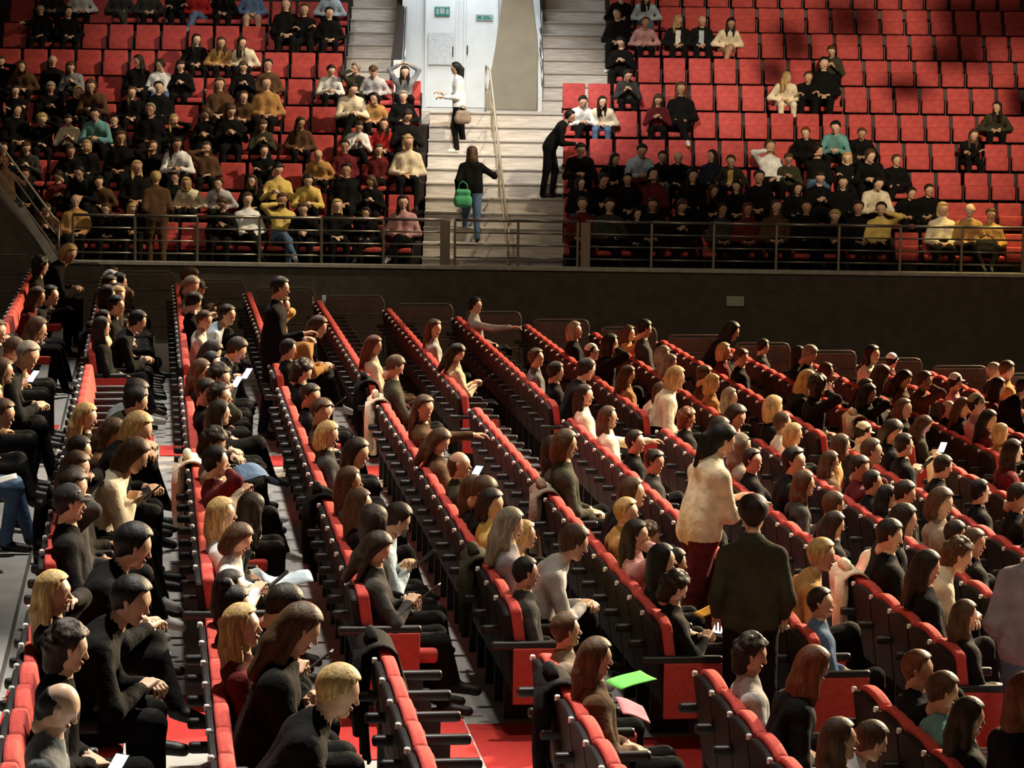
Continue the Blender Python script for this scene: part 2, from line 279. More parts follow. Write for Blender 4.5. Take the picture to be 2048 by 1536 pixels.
UPPER="""L,6,11,0.01,1.09,sk,k,k,o,0;L,6,10,-0.06,0.98,sd,k,k,r,0;L,7,11,0.09,0.88,sy,c,k,r,0;L,7,10,0.2,0.91,sd,w,k,r,0;L,7,8,-0.2,0.94,sd,c,c,r,0;L,7,7,-0.2,0.92,sk,c,k,r,0;L,7,6,-0.18,0.95,sd,k,k,c,0;L,7,5,-0.16,0.96,sd,r,b,r,0;L,7,4,-0.2,0.97,ld,k,k,r,0;L,7,3,-0.2,0.99,sb,b,s,r,0;L,6,1,-0.04,1.15,bb,k,k,c,0;L,6,0,-0.13,1.09,sk,k,k,r,30;L,6,2,0.2,1.27,lb,k,k,r,0;L,7,0,-0.2,0.94,sd,u,k,r,0;L,5,5,-0.08,1.0,ld,k,k,r,20;L,5,4,-0.08,0.95,lb,o,k,r,0;L,5,3,-0.07,0.9,ld,e,k,r,20;L,4,10,-0.07,1.1,xb,k,k,r,0;L,4,11,-0.07,0.91,bb,z,k,r,0;L,4,9,-0.2,0.92,lb,g,k,p,0;L,3,8,-0.15,1.27,bb,z,k,f,0;L,3,9,0.03,1.04,by,k,k,r,-20;L,2,8,0.08,1.27,sk,t,k,f,0;L,3,7,0.08,1.03,lb,k,k,r,0;L,4,6,-0.13,1.05,sd,w,b,r,-60;L,3,6,-0.05,1.14,sk,k,k,r,0;L,4,5,-0.19,1.04,ld,k,k,p,0;L,2,6,-0.03,1.27,sg,k,k,r,0;L,2,5,-0.2,1.06,ly,k,k,h,0;L,1,5,0.11,1.27,ld,w,k,f,0;L,3,4,0.2,1.22,lb,z,k,r,0;L,4,3,-0.15,1.0,sb,k,k,p,0;L,2,3,-0.2,1.27,lb,k,k,p,0;L,3,3,-0.03,0.89,sb,z,k,r,0;L,2,2,-0.2,0.92,bb,d,k,p,0;L,2,10,0.08,0.99,cy,k,k,h,0;L,2,9,0.05,0.98,sd,e,k,p,0;L,2,7,-0.2,0.99,sk,k,k,r,0;L,1,7,0.13,1.27,lb,k,k,r,0;L,1,9,0.2,0.93,sb,k,k,r,0;L,0,6,-0.14,1.27,ly,k,k,r,0;L,1,4,0.08,1.09,lb,z,k,h,0;L,4,0,0.02,0.91,sk,w,k,f,0;L,3,-1,-0.12,1.22,sd,e,k,f,0;L,4,-2,-0.19,0.94,kz,l,k,r,0;L,4,-3,-0.19,0.93,ld,g,k,w,0;L,3,-2,-0.2,0.96,sk,o,k,r,-60;L,3,-3,-0.2,1.0,sg,k,k,r,0;L,2,-1,0.14,0.97,sd,w,k,p,0;L,2,-2,0.15,0.98,ld,r,k,r,0;L,1,-3,0.15,1.27,by,e,k,r,20;L,2,1,0.19,0.99,ld,z,k,r,30;L,1,0,0.1,0.92,xy,o,k,r,0;L,0,1,-0.2,1.27,sk,y,k,p,0;L,0,0,-0.2,1.07,sd,y,k,f,0;L,0,-1,0.13,1.27,sk,k,k,r,0;L,1,-2,0.1,1.09,lb,m,k,r,0;L,-1,1,-0.02,1.27,sb,y,b,h,0;L,-1,-1,-0.13,1.16,ly,k,k,r,0;L,0,4,-0.19,0.95,by,e,k,r,0;L,4,2,-0.2,1.08,sd,z,k,r,0;L,3,2,-0.02,1.27,sb,o,k,r,0;L,-1,-3,0.2,1.27,ld,p,k,r,0;L,-1,8,-0.03,1.18,xa,o,k,r,0;L,0,7,-0.2,0.89,cd,z,k,r,0;L,0,3,-0.2,0.88,sd,l,k,r,0;L,-1,2,-0.2,1.24,sb,w,k,r,0;R,6,2,-0.13,1.15,sk,k,k,r,-60;R,7,2,-0.12,0.94,sd,k,k,r,0;R,7,3,-0.06,0.93,lk,u,b,r,0;R,6,4,0.1,1.02,ly,K,k,r,0;R,6,5,0.08,1.04,xg,U,k,r,0;R,6,6,0.05,0.91,lk,e,s,r,0;R,6,3,-0.2,0.94,sb,p,k,r,0;R,5,2,-0.05,1.1,sk,k,k,p,-40;R,4,2,0.04,0.97,sd,c,k,p,0;R,3,4,0.1,1.27,lb,k,k,r,-20;R,3,3,0.2,1.0,lb,m,k,p,0;R,3,1,0.1,0.89,ld,e,b,r,0;R,3,0,0.15,0.93,sk,w,k,f,0;R,1,0,0.14,1.27,sk,k,k,f,0;R,1,2,0.2,1.16,sd,u,k,f,0;R,1,4,-0.14,1.01,xb,k,k,o,0;R,1,1,0.2,0.96,ld,k,k,r,0;R,0,1,-0.02,1.27,sd,k,k,f,0;R,1,6,-0.16,0.89,sb,Y,k,r,0;R,0,3,-0.15,1.27,ld,m,k,h,0;R,4,8,0.12,0.94,ly,e,e,r,60;R,4,9,0.12,0.9,sb,k,k,c,0;R,4,10,-0.2,1.27,sk,k,k,r,0;R,5,10,0.16,0.9,sb,d,k,p,0;R,2,9,-0.17,0.97,sa,k,k,r,-20;R,2,10,-0.09,1.1,sk,t,k,f,0;R,2,11,-0.13,0.89,sb,k,k,r,0;R,1,7,0.15,1.27,sb,w,k,h,0;R,1,8,0.01,1.0,sb,d,k,p,0;R,0,9,-0.19,1.27,sd,k,k,p,0;R,0,11,-0.11,1.27,sk,e,k,f,0;R,1,12,-0.03,0.99,sb,k,k,r,0;R,2,15,-0.2,0.9,lb,k,k,c,0;R,3,16,0.13,0.9,ld,d,k,r,-20;R,-1,11,0.0,1.27,sd,y,k,h,0;R,0,12,0.02,0.9,sd,k,k,r,0;R,-1,13,0.2,1.26,by,e,k,r,0;R,-1,14,0.15,1.26,xy,o,k,r,0;R,-1,15,-0.06,1.16,sb,o,k,r,0;R,-1,9,0.16,1.11,sy,k,k,f,0;R,-1,6,0.13,1.19,la,m,k,r,0;R,-1,7,0.16,1.27,lb,z,k,r,0;R,-1,1,0.14,1.27,sd,c,k,r,0;R,-1,3,-0.17,1.27,ld,k,k,r,0;R,-1,4,-0.2,1.27,sb,k,k,p,0;R,0,5,-0.13,0.88,lb,k,k,r,0;R,-1,5,0.17,1.18,sd,c,k,r,0;R,-1,8,0.2,1.27,sk,k,k,r,0;R,-1,10,0.07,1.27,sd,k,k,r,0;R,0,2,-0.1,1.15,sk,k,k,r,0;R,0,4,0.2,1.27,ld,k,k,r,0;R,0,7,-0.2,1.23,sd,k,k,r,0;R,0,10,-0.2,1.16,lk,k,k,r,0;R,0,13,-0.14,1.05,sd,k,k,r,0;R,-1,0,0.2,1.27,sb,m,k,r,0;L,-1,-2,-0.05,1.02,bd,k,k,r,0;L,-1,0,-0.1,1.11,sb,k,k,f,-20;L,-1,3,0.06,1.17,sb,k,k,p,-20;L,-1,6,-0.06,1.06,by,k,k,f,20;L,-1,7,-0.02,1.05,lb,k,k,r,-40;L,-1,9,0.07,1.0,sb,z,k,p,30;L,-1,10,-0.02,1.06,lk,k,k,p,-20;L,-1,11,0.06,1.01,sd,k,k,h,20;L,-1,12,-0.03,1.2,lb,k,k,p,20;L,0,-2,0.03,1.06,bb,k,k,p,-20;L,0,2,-0.08,1.01,lb,k,k,r,-20;L,0,5,0.09,1.06,sd,k,k,r,-20;L,0,8,0.05,1.19,sd,k,k,f,0;L,0,9,0.06,1.08,sd,m,k,p,-40;L,0,10,-0.06,1.09,ld,k,k,r,-20;L,0,11,0.01,1.07,lk,k,k,f,-20;L,0,12,0.01,1.09,lb,k,k,r,0;L,1,-1,-0.09,1.15,sd,m,k,r,-40;L,1,2,-0.0,1.05,sd,k,k,c,20;L,1,6,0.1,1.1,lb,k,k,h,0;L,1,8,-0.06,1.09,by,k,k,h,0;L,1,10,-0.09,1.05,lb,c,k,p,30;L,1,11,0.07,1.03,sd,k,k,c,20;L,1,12,0.03,1.16,sg,k,b,c,0;L,2,-3,-0.01,1.19,sd,k,k,p,20;L,2,4,-0.01,1.18,bb,k,k,p,-20;L,2,11,0.08,1.19,sk,k,k,r,30;L,2,12,0.08,1.03,sb,m,k,r,20;L,3,10,0.03,1.11,sg,k,k,p,0;L,3,11,-0.06,1.03,sd,k,k,c,30;L,3,12,0.08,1.11,lb,k,k,h,-40;L,4,-1,-0.01,1.02,sg,d,k,h,-40;L,4,7,0.07,1.12,ld,k,k,r,-40;L,4,12,0.08,1.06,bb,k,k,h,30;R,-1,2,0.1,1.08,lk,k,k,r,0;R,0,0,0.06,1.07,bd,k,b,r,20;R,0,6,-0.06,1.06,lk,k,k,r,-20;R,0,8,-0.06,1.03,lk,k,k,r,20;R,1,3,0.03,1.02,sk,k,b,r,-40;R,1,5,0.07,1.07,ld,n,k,r,-40;R,1,9,0.01,1.18,sd,k,b,h,30;R,1,10,0.05,1.07,by,k,k,c,0;R,1,11,0.04,1.12,sb,k,k,f,20"""
DRAPES=[(0, 20, 'e'), (2, 31, 'e'), (1, 10, 'K'), (3, 21, 'a'), (2, 9, 'k'), (2, 14, 'd'), (8, 36, 'e'), (8, 31, 'e'), (1, 18, 'k'), (5, 16, 'e'), (-1, 15, 'k'), (-1, 36, 'k'), (2, 32, 'k')]
LSTAND=[(3, 19.54, 0.85, 'pk', 'e', 'm', 'sW', 30), (3, 16.7, 0.73, 'sd', 'd', 'k', 'sB', 90), (5, 16.57, 0.34, 'sb', 'v', 'b', 'sB', 60), (1, 29.55, 0.1, 'sd', 'k', 'k', 'sF', -20)]

# ------------------------------------------------------------------ the floor stand (rows run along +y, seats face +x)
S_ROW, X0, H0, RISE, BT = .9536, .2589, 3.2636, .1086, .80
def row_x(i): return X0 + i * S_ROW
def row_z(i): return CAMZ - H0 - RISE * i - BT
BLK = [[15.35 - .5 * j for j in range(11)], [17.1 + .5 * j for j in range(21)], [28.6 + .5 * j for j in range(19)]]
SEATY = sorted(sum(BLK, []))
ROWS = range(-2, 14)
def row_word(i): return ordinal(i + 3)

b = MB(); b.box(-40, 60, -10, 75, -.2, 0)
struct('floor', b, M_DARK, 'black arena floor under and around the seating', 'floor')
for i in range(-4, 15):
    b = MB(); b.box(row_x(i) - .24, row_x(i) + .7125, 8, 38.1, 0, row_z(i))
    p = link('stand_platform', b.mesh('stand_platform'), M_FLOOR)
    tag(p, 'grey flat platform carrying the %s floor row of seats' % ordinal(i + 5), 'platform', 'stepped platforms of the floor stand', 'structure')
    c = MB(); c.box(row_x(i) - .2, row_x(i) + .70, 15.95, 17.2, row_z(i), row_z(i) + .008)
    link('carpet', c.mesh('carpet'), M_CARPET, p)
    c = MB(); c.box(row_x(i) - .2, row_x(i) + .70, 27.5, 28.2, row_z(i), row_z(i) + .008)
    link('carpet', c.mesh('carpet'), M_CARPET, p)

# lower seat parts, shared meshes; x forward, origin on the platform below the backrest top
def seat_meshes(w):
    g = {}
    b = MB(); b.slab(.055, .10, w, .28, .815, .125, .03); g['shell'] = b.mesh('backrest_shell', .010, 1)
    b = MB(); b.slab(.10, .175, w, .32, .85, .14, .036); g['cushion'] = b.mesh('backrest_cushion', .024, 3, True)
    b = MB(); b.box(.13, .54, -w, w, .37, .46); g['down'] = b.mesh('seat_cushion', .03, 3, True)
    b = MB(); b.box(.18, .26, -w + .01, w - .01, .24, .54, .1); g['up'] = b.mesh('seat_cushion_up', .03, 3, True)
    b = MB(); b.box(-.09, .43, .222, .278, .56, .618); g['arm'] = b.mesh('armrest', .02, 2, True)
    b = MB(); b.box(-.09, .43, -.278, -.222, .56, .618); g['arm0'] = b.mesh('armrest_end', .02, 2, True)
    b = MB(); b.box(.06, .32, .238, .262, 0, .58); g['sup'] = b.mesh('side_support', .006, 1)
    b = MB(); b.box(.05, .42, -.29, -.265, .22, .575); g['end'] = b.mesh('end_panel', .008, 2)
    b = MB(); b.lathe([(.002, -.012), (.0155, -.012), (.0155, .012), (.011, .018), (.002, .020)], 10, (.0, .238, .792)); g['disc'] = b.mesh('number_stud')
    return g
SM = seat_meshes(.241)
def in_view(p, mx=0, my=0):
    d = Vector(p) - Vector((0, 0, CAMZ)); w = d.dot(FWD)
    u = 1024 + F_PX * d.dot(RIGHT) / w; v = 768 - F_PX * d.dot(UP) / w
    return -mx < u < 2048 + mx and -my < v < 1536 + my
LOWER_P = [r.split(',') for r in LOWER.split(';')]
OCC = {(int(r[0]), int(r[1])) for r in LOWER_P}
cand = []
for i in ROWS:
    for j, y in enumerate(SEATY):
        if in_view((row_x(i) + .1, y, row_z(i) + .75), 60, 60): cand.append((y, i, j))
cand.sort()
LOW_SEATS = cand[:300]
REST = cand[300:]
for y, i, j in LOW_SEATS:
    o = empty('folding_seat', (row_x(i), y, row_z(i)))
    n = sum(1 for q in LOW_SEATS if q[1] == i and q[0] <= y)
    occ = (i, j) in OCC
    tag(o, '%s red folding seat, %s from camera in %s floor row from left' % ('taken' if occ else 'empty', ordinal(n), row_word(i)), 'seat', 'red folding seats of the floor stand')
    bk = link('backrest_shell', SM['shell'], M_SHELL, o); link('backrest_cushion', SM['cushion'], M_RED, o)
    link('seat_cushion', SM['down' if occ else 'up'], M_RED, o); ar = link('armrest', SM['arm'], M_BLACK, o)
    link('side_support', SM['sup'], M_BLACK, ar); link('number_stud', SM['disc'], M_WHITE, bk)
    if j in (0, 11, 32):
        link('armrest', SM['arm0'], M_BLACK, o); link('end_panel', SM['end'], M_RED, o)
def arrays(me):
    v = np.zeros(len(me.vertices) * 3, np.float32); me.vertices.foreach_get('co', v)
    return v.reshape(-1, 3), [tuple(p.vertices) for p in me.polygons]
def join_seats(lst, keys):
    vs = []; fs = []; ms = []; n = 0
    cache = {k: arrays(SM[k]) for k in keys}
    for y, i, j in lst:
        use = ['shell', 'cushion', 'down' if (i, j) in OCC else 'up', 'arm', 'sup', 'disc'] + (['end', 'arm0'] if j in (0, 11, 32) else [])
        for k in use:
            v, f = cache[k]
            vs.append(v + np.array([row_x(i), y, row_z(i)], np.float32))
            fs += [tuple(a + n for a in q) for q in f]
            ms += [{'shell': 0, 'cushion': 1, 'down': 1, 'up': 1, 'arm': 2, 'arm0': 2, 'sup': 2, 'disc': 3, 'end': 1}[k]] * len(f)
            n += len(v)
    me = bpy.data.meshes.new('distant_folding_seats')
    me.from_pydata(np.concatenate(vs).tolist(), [], fs)
    me.polygons.foreach_set('material_index', ms)
    return me
if REST:
    o = link('distant_folding_seats', join_seats(REST, list(SM)), [M_SHELL, M_RED, M_BLACK, M_WHITE])
    tag(o, 'far rows of red folding seats filling the distant end of floor stand', 'seats', kind='stuff')

# loudspeaker boxes added out of view to cast shade on the stage-side block
LAMP = T(10, 30, 13)
for q, (t, z, w, h) in enumerate(((9.3, 6.9, .9, .55), (6.6, 6.75, .5, .4), (8.5, 5.75, .6, .32), (5.3, 6.1, .34, .42), (7.2, 4.75, .40, .26), (9.6, 4.4, .36, .4), (4.6, 5.2, .26, .3))):
    P_ = LAMP + (T(t, 55, z) - LAMP) * (.42 + .022 * q)
    o = empty('hanging_shade_blocker', P_, -TA + .1 * q); tag(o, '%s black loudspeaker added out of view to shade the right upper seats' % ordinal(q + 1), 'blocker', 'shade blockers added over the hall')
    c = MB(); c.box(-w / 2, w / 2, -.15, .15, -h / 2, h / 2); link('shade_box', c.mesh('shade_box_mesh', .03), M_BLACK, o)
    c = MB(); c.box(-w / 2 + .03, w / 2 - .03, .15, .165, -h / 2 + .03, h / 2 - .03); link('shade_face', c.mesh('shade_face_mesh', .01, 1), M_BLACKF, o)
    c = MB(); c.tube([(0, 0, h / 2), (0, 0, 2.2)], .012, 6); link('cable', c.mesh('shade_box_cable'), M_STEEL, o)

M_GUARD = mat('guard_dark_steel', (.12, .11, .10), .5, metal=.4)
# guard rails closing the far end of each row
for i in range(-3, 14):
    z = row_z(i); x1 = row_x(i) + .02 ; x0 = x1 - .80
    o = empty('guard_rail', (x0, 38.0, z))
    tag(o, 'black guard rail ending the %s floor row below the dark wall' % ordinal(i + 4), 'guard rail', 'guard rails at the far row ends')
    for k, h in enumerate((.99, .74, .49, .24)):
        c = MB()
        if k == 0:
            c.tube([(0, 0, 0), (0, 0, .9), (.03, 0, .97), (.09, 0, .99), (.71, 0, .99), (.77, 0, .97), (.80, 0, .9), (.80, 0, 0)], .012)
            link('frame', c.mesh('guard_frame', smooth=True), M_GUARD, o)
        else:
            c.tube([(0, 0, h), (.8, 0, h)], .007, 6)
            link('bar', c.mesh('guard_bar', smooth=True), M_GUARD, o)
    c = MB(); c.box(.02, .78, .0, .012, .06, .95); link('mesh_panel', c.mesh('guard_panel'), M_DARK, o)

# ------------------------------------------------------------------ the upper tier
def tobj(name, mb, material, label=None, cat=None, kind=None, bevel=0.0, parent=None, group=None):
    # mesh given in (t, d, z) and turned into the hall
    o = link(name, mb.mesh(name, bevel), material, parent)
    if parent is None: o.rotation_euler = (0, 0, -TA)
    if label: tag(o, label, cat, group, kind)
    return o
def rowd(k): return 49.8 + .8 * k
def rowf(k): return 3.375 + .4976 * k - .82
b = MB(); b.box(-14, 14, 47.90, 48.0, 0, 2.2)
wl = tobj('wall_back', b, M_DARK, 'tall black wall below the balustrade of upper stand', 'wall', 'structure')
b = MB(); b.box(-14, 14, 47.86, 48.02, 2.2, 2.27)
tobj('kerb', b, M_KERB, 'pale kerb running along the foot of the balustrade', 'kerb', 'structure', .012)
b = MB(); b.box(-14, 14, 60.2, 60.6, 0, 14)
tobj('wall_far', b, M_DARK, 'black rear wall behind the top of upper stand', 'wall', 'structure')
# stepped concrete under the seats
for k in range(-1, 10):
    for side in 'LR':
        if side == 'L': a, e = -11.0, (-1.66 if k < 5 else -3.36)
        else: a, e = (.93 if k < 5 else 1.80), 11.5
        b = MB(); b.box(a, e, 48.0 if k == -1 else rowd(k) - .56, 60.2, rowf(k) - .5, rowf(k))
        tobj('tier_step', b, M_TIER, '%s concrete step of the %s block of upper stand' % (ordinal(k + 2), 'stage side' if side == 'R' else 'far side'), 'step', 'structure', group='seat steps of the upper stand')
# seats
def LC(m): return -3.32 - .2575 - .515 * m
def RC(m): return .85 + .2425 + .485 * m
def tier_meshes(w, tagname):
    g = {}
    b = MB(); b.box(.05, .12, -w, w, .36, .82, .16); g['back'] = b.mesh('backrest_' + tagname, .025, 2, True)
    b = MB(); b.box(.14, .24, -w, w, .34, .60, .12); g['up'] = b.mesh('tier_cushion_up_' + tagname, .025, 2, True)
    b = MB(); b.box(.10, .50, -w, w, .36, .45); g['down'] = b.mesh('tier_cushion_' + tagname, .025, 2, True)
    b = MB(); b.box(-.03, .10, -w - .015, w + .015, 0, .36); g['base'] = b.mesh('seat_base_' + tagname, .01, 1)
    b = MB(); b.box(-.02, .30, w + .004, w + .024, .30, .60, .08); g['side'] = b.mesh('side_bracket_' + tagname, .004, 1)
    return g
TM = {'L': tier_meshes(.229, 'wide'), 'R': tier_meshes(.211, 'narrow')}
UPPER_P = [r.split(',') for r in UPPER.split(';')]
UOCC = {(r[0], int(r[1]), int(r[2])) for r in UPPER_P}
FACE_UP = -TA - math.pi / 2      # facing the floor stand
def uwords(side, k): return '%s row, %s block' % ('front' if k == -1 else ordinal(k + 2), 'left upper' if side == 'L' else 'right upper')
for side, C in (('L', LC), ('R', RC)):
    for k in range(-1, 9):
        if side == 'L' and k == 8: continue
        ms = [q for q in (range(-3, 13) if side == 'L' else range(20)) if not (k >= 5 and ((side == 'L' and q < 0) or (side == 'R' and q < 2)))]
        ms.sort(key=lambda q: abs(C(q)))
        for n, q in enumerate(ms):
            occ = (side, k, q) in UOCC
            o = empty('tier_seat', T(C(q), rowd(k), rowf(k)), FACE_UP)
            tag(o, '%s red tip-up seat, %s from stairs in %s' % ('taken' if occ else 'empty', ordinal(n + 1), uwords(side, k)), 'seat', 'red tip-up seats of the upper stand')
            g = TM[side]
            link('backrest', g['back'], M_TRED, o); link('seat_cushion', g['down' if occ else 'up'], M_TRED, o)
            link('seat_base', g['base'], M_BLACK, o); link('side_bracket', g['side'], M_BLACK, o)

# central stair, landing, side stairs
RS = .249
def flight(name, label, t0, t1, d0, z0, n, depth, under):
    o = empty(name, T((t0 + t1) / 2, d0, z0), -TA)
    tag(o, label, 'stairs', None, 'structure')
    w = (t1 - t0) / 2
    for s in range(n):
        c = MB(); c.box(-w, w, s * depth, (s + 1) * depth + .05, RS * s - (.1 if s else 0), RS * (s + 1) - .03)
        st = link('step', c.mesh('step'), M_STEP, o)
        c = MB(); c.box(-w - .01, w + .01, s * depth - .025, (s + 1) * depth, RS * (s + 1) - .03, RS * (s + 1))
        link('tread', c.mesh('tread', .006, 1), M_STEP, st)
        c = MB(); c.box(-w, w, s * depth - .03, s * depth - .024, RS * (s + 1) - .028, RS * (s + 1) - .004)
        link('nosing', c.mesh('nosing'), M_STEPE, st)
    return o
flight('stair_flight', 'broad pale stair climbing from balustrade to the white doors', -1.62, .92, 49.05, 2.06, 11, .36, 0)
b = MB(); b.box(-1.66, .93, 48.0, 49.1, 1.5, 2.06); tobj('landing', b, M_STEP, 'pale lower landing behind the balustrade at stair foot', 'landing', 'structure')
LZ = 2.06 + 11 * RS
b = MB(); b.box(-3.36, 1.80, 53.28, 56.4, 2.0, LZ); b.box(-1.62, .92, 53.0, 53.3, 2.0, LZ)
tobj('landing', b, M_STEP, 'pale upper landing in front of the white doors', 'landing', 'structure')
flight('stair_flight', 'narrow pale stair rising beside left upper block and white doors', -3.34, -2.40, 53.75, LZ, 15, .40, 0)
flight('stair_flight', 'narrow pale stair rising beside right upper block and beige panel', .48, 1.78, 53.75, LZ, 15, .40, 0)
# portal with doors
b = MB(); b.box(-2.30, .42, 56.2, 56.4, LZ, 9.5)
pw = tobj('wall_portal', b, M_PORTAL, 'white painted wall of the entrance between the stairs', 'wall', 'structure')
def door(name, label, t0, t1):
    o = empty(name, T((t0 + t1) / 2, 56.2, LZ), -TA); tag(o, label, 'door', None, 'structure')
    w = (t1 - t0) / 2
    c = MB(); c.box(-w, w, -.05, 0, .01, 2.75); link('leaf', c.mesh('door_leaf', .006), M_PORTAL, o)
    for a, e, lo, hi in ((-w - .04, -w, 0, 2.8), (w, w + .04, 0, 2.8), (-w - .04, w + .04, 2.76, 2.82)):
        c = MB(); c.box(a, e, -.08, 0, lo, hi); link('frame', c.mesh('door_frame', .004), M_PORTAL, o)
    return o, w
d1, w1 = door('door_1', 'white door leaf carrying the notice board', -1.80, -1.22)
c = MB(); c.tube([(w1 - .06, -.05, 1.02), (w1 - .06, -.10, 1.02), (w1 - .06, -.10, 1.22), (w1 - .06, -.05, 1.22)], .012); link('handle', c.mesh('door_handle'), M_BLACK, d1)
d2, w2 = door('door_2', 'white door leaf beside the beige panel', -1.02, -.42)
c = MB(); c.tube([(-w2 + .03, -.05, 1.08), (-w2 + .03, -.10, 1.08), (-w2 + .03, -.10, 1.24), (-w2 + .03, -.05, 1.24)], .012); link('handle', c.mesh('door_handle'), M_BLACK, d2)
def text_obj(body, size, loc, rot, material, name, parent=None, ext=.002):
    cu = bpy.data.curves.new(name, 'FONT'); cu.body = body; cu.size = size; cu.align_x = 'CENTER'; cu.align_y = 'CENTER'; cu.extrude = ext
    me = None
    o = bpy.data.objects.new(name, cu); COL.objects.link(o); cu.materials.append(material)
    o.location = loc; o.rotation_euler = rot
    if parent: o.parent = parent
    return o
def plate(name, label, cat, t, d, z, w, h, material, border=None):
    o = empty(name, T(t, d, z), -TA); tag(o, label, cat)
    c = MB(); c.box(-w / 2, w / 2, -.02, 0, -h / 2, h / 2); link('plate', c.mesh(name + '_plate', .004), material, o)
    return o
def bars(parent, rects, material, y=-.021):
    for x0, x1, z0, z1 in rects:
        c = MB(); c.box(x0, x1, y - .003, y, z0, z1); link('marking', c.mesh('marking'), material, parent)
s = plate('exit_sign', 'green sign with pale figures above the notice board door', 'sign', -1.50, 56.14, 6.72, .30, .19, M_GREEN)
bars(s, [(-.05, .05, -.05, .06), (-.12, -.07, -.06, .05), (.08, .13, -.06, .05), (-.13, .13, .072, .085)], M_GREY)
s = plate('door_sign', 'small grey sign above the door by beige panel', 'sign', -.66, 56.14, 6.61, .34, .12, M_GREY)
bars(s, [(-.14, -.05, -.035, .035), (-.02, .14, -.03, .0), (-.02, .10, .015, .03)], M_GREEN)
s = plate('notice_board', 'large pale grey printed notice on white door', 'notice', -1.52, 56.12, 5.98, .50, .64, mat('notice_print', (.58, .61, .63), .7, 30, .16, 0))
# beige slanted panel on the stage side of the doors
b = MB(); b.prism([(-.62, 54.6, LZ), (.42, 54.6, LZ), (.42, 54.6, 6.05), (.27, 54.6, 7.2), (.2, 54.6, 9), (-.1, 54.6, 9), (-.3, 54.6, 7.0), (-.42, 54.6, 6.0)], (0, .35, 0))
tobj('portal_panel', b, M_BEIGE, 'tall beige tapering panel standing beside the white doors', 'panel', 'structure', .03)
b = MB(); b.box(-2.36, -2.22, 53.5, 56.3, LZ, LZ + .95)
tobj('trim_1', b, M_PORTAL, 'low white side wall beside the doors near left stair', 'wall', 'structure', .02)
b = MB(); b.prism([(-2.42, 53.6, LZ), (-2.42, 59.6, LZ + 3.7), (-2.42, 59.6, LZ + 4.1), (-2.42, 53.6, LZ + .42)], (.16, 0, 0))
tobj('trim_2', b, mat('stringer_brown', (.03, .02, .015), .7), 'dark brown stringer wall sloping along the left upper stair', 'wall', 'structure')
b = MB(); b.prism([(.42, 53.6, LZ), (.42, 59.6, LZ + 3.7), (.42, 59.6, LZ + 4.0), (.42, 53.6, LZ + .3)], (.08, 0, 0))
tobj('trim_3', b, M_PORTAL, 'white stringer wall sloping along the right upper stair', 'wall', 'structure')
def handrail(name, label, pts, zs, posts, material, lower=True, r=.024):
    o = empty(name, T(*pts[0])); tag(o, label, 'handrail')
    org = o.location.copy()
    c = MB(); c.tube([T(t, d, z) - org for t, d, z in pts], r); link('top_rail', c.mesh('top_rail', smooth=True), material, o)
    if lower:
        c = MB(); c.tube([T(t, d, z - .42) - org for t, d, z in pts], r * .6, 6); link('mid_rail', c.mesh('mid_rail', smooth=True), material, o)
    for t, d, z, zb in posts:
        c = MB(); c.tube([T(t, d, z) - org, T(t, d, zb) - org], r * .85); link('post', c.mesh('rail_post', smooth=True), material, o)
    return o
M_RAILY = mat('rail_pale_steel', (.55, .47, .34), .35, metal=.5)
handrail('handrail', 'pale slanted handrail dividing the broad central stair', [(-.58, 53.3, LZ + .86), (-.50, 52.95, LZ + .80), (-.14, 49.1, 3.05), (-.08, 48.8, 2.95)], 0,
         [(-.58, 53.3, LZ + .86, LZ), (-.44, 52.2, 5.12, 4.45), (-.28, 50.6, 4.0, 3.25), (-.10, 48.85, 2.95, 2.06)], M_RAILY)
handrail('handrail', 'chrome handrail between left upper stair and white doors', [(-2.16, 54.0, LZ + .95), (-2.2, 55.2, LZ + 1.2), (-2.28, 59, LZ + 4.2)], 0,
         [(-2.16, 54.0, LZ + .95, LZ), (-2.2, 55.2, LZ + 1.2, LZ), (-2.24, 57.0, LZ + 2.6, LZ + 1.9)], M_CHROME)
handrail('handrail', 'chrome handrail between beige panel and right upper stair', [(.50, 53.9, LZ + 1.0), (.46, 55.0, LZ + 1.7), (.34, 59, LZ + 4.4)], 0,
         [(.50, 53.9, LZ + 1.0, LZ), (.46, 55.0, LZ + 1.7, LZ), (.40, 56.8, LZ + 2.9, LZ + 1.9)], M_CHROME)

# balustrade
POST_T = [-7.617, -6.545, -5.47, -4.395, -3.325, -2.255, -1.19, .07, 1.235, 2.375, 3.45, 4.53, 5.61, 6.67, 7.73, 8.79, 9.86]
def balustrade(name, label, ts, wide):
    o = empty(name, T(ts[0], 47.95, 2.26), -TA); tag(o, label, 'balustrade')
    t0 = ts[0]
    for t in ts:
        w = .085 if t in wide else .022
        c = MB(); c.box(t - t0 - w, t - t0 + w, -.025, .025, 0, .78); link('post', c.mesh('baluster_post', .006, 1), M_STEEL, o)
    for a, e in zip(ts[:-1], ts[1:]):
        for k, (z, r) in enumerate(((.79, .026), (.575, .015), (.36, .015), (.145, .015))):
            c = MB(); c.tube([(a - t0, 0, z), (e - t0, 0, z)], r); link('top_rail' if k == 0 else 'bar', c.mesh('rail_bar', smooth=True), M_STEEL, o)
    return o
balustrade('balustrade', 'steel balustrade with four bars in front of left upper block', POST_T[:7], [-1.19])
balustrade('balustrade', 'steel balustrade bays crossing the foot of the central stair', [-1.02, .07, 1.10], [])
balustrade('balustrade', 'steel balustrade with four bars in front of right upper block', POST_T[8:], [1.235])

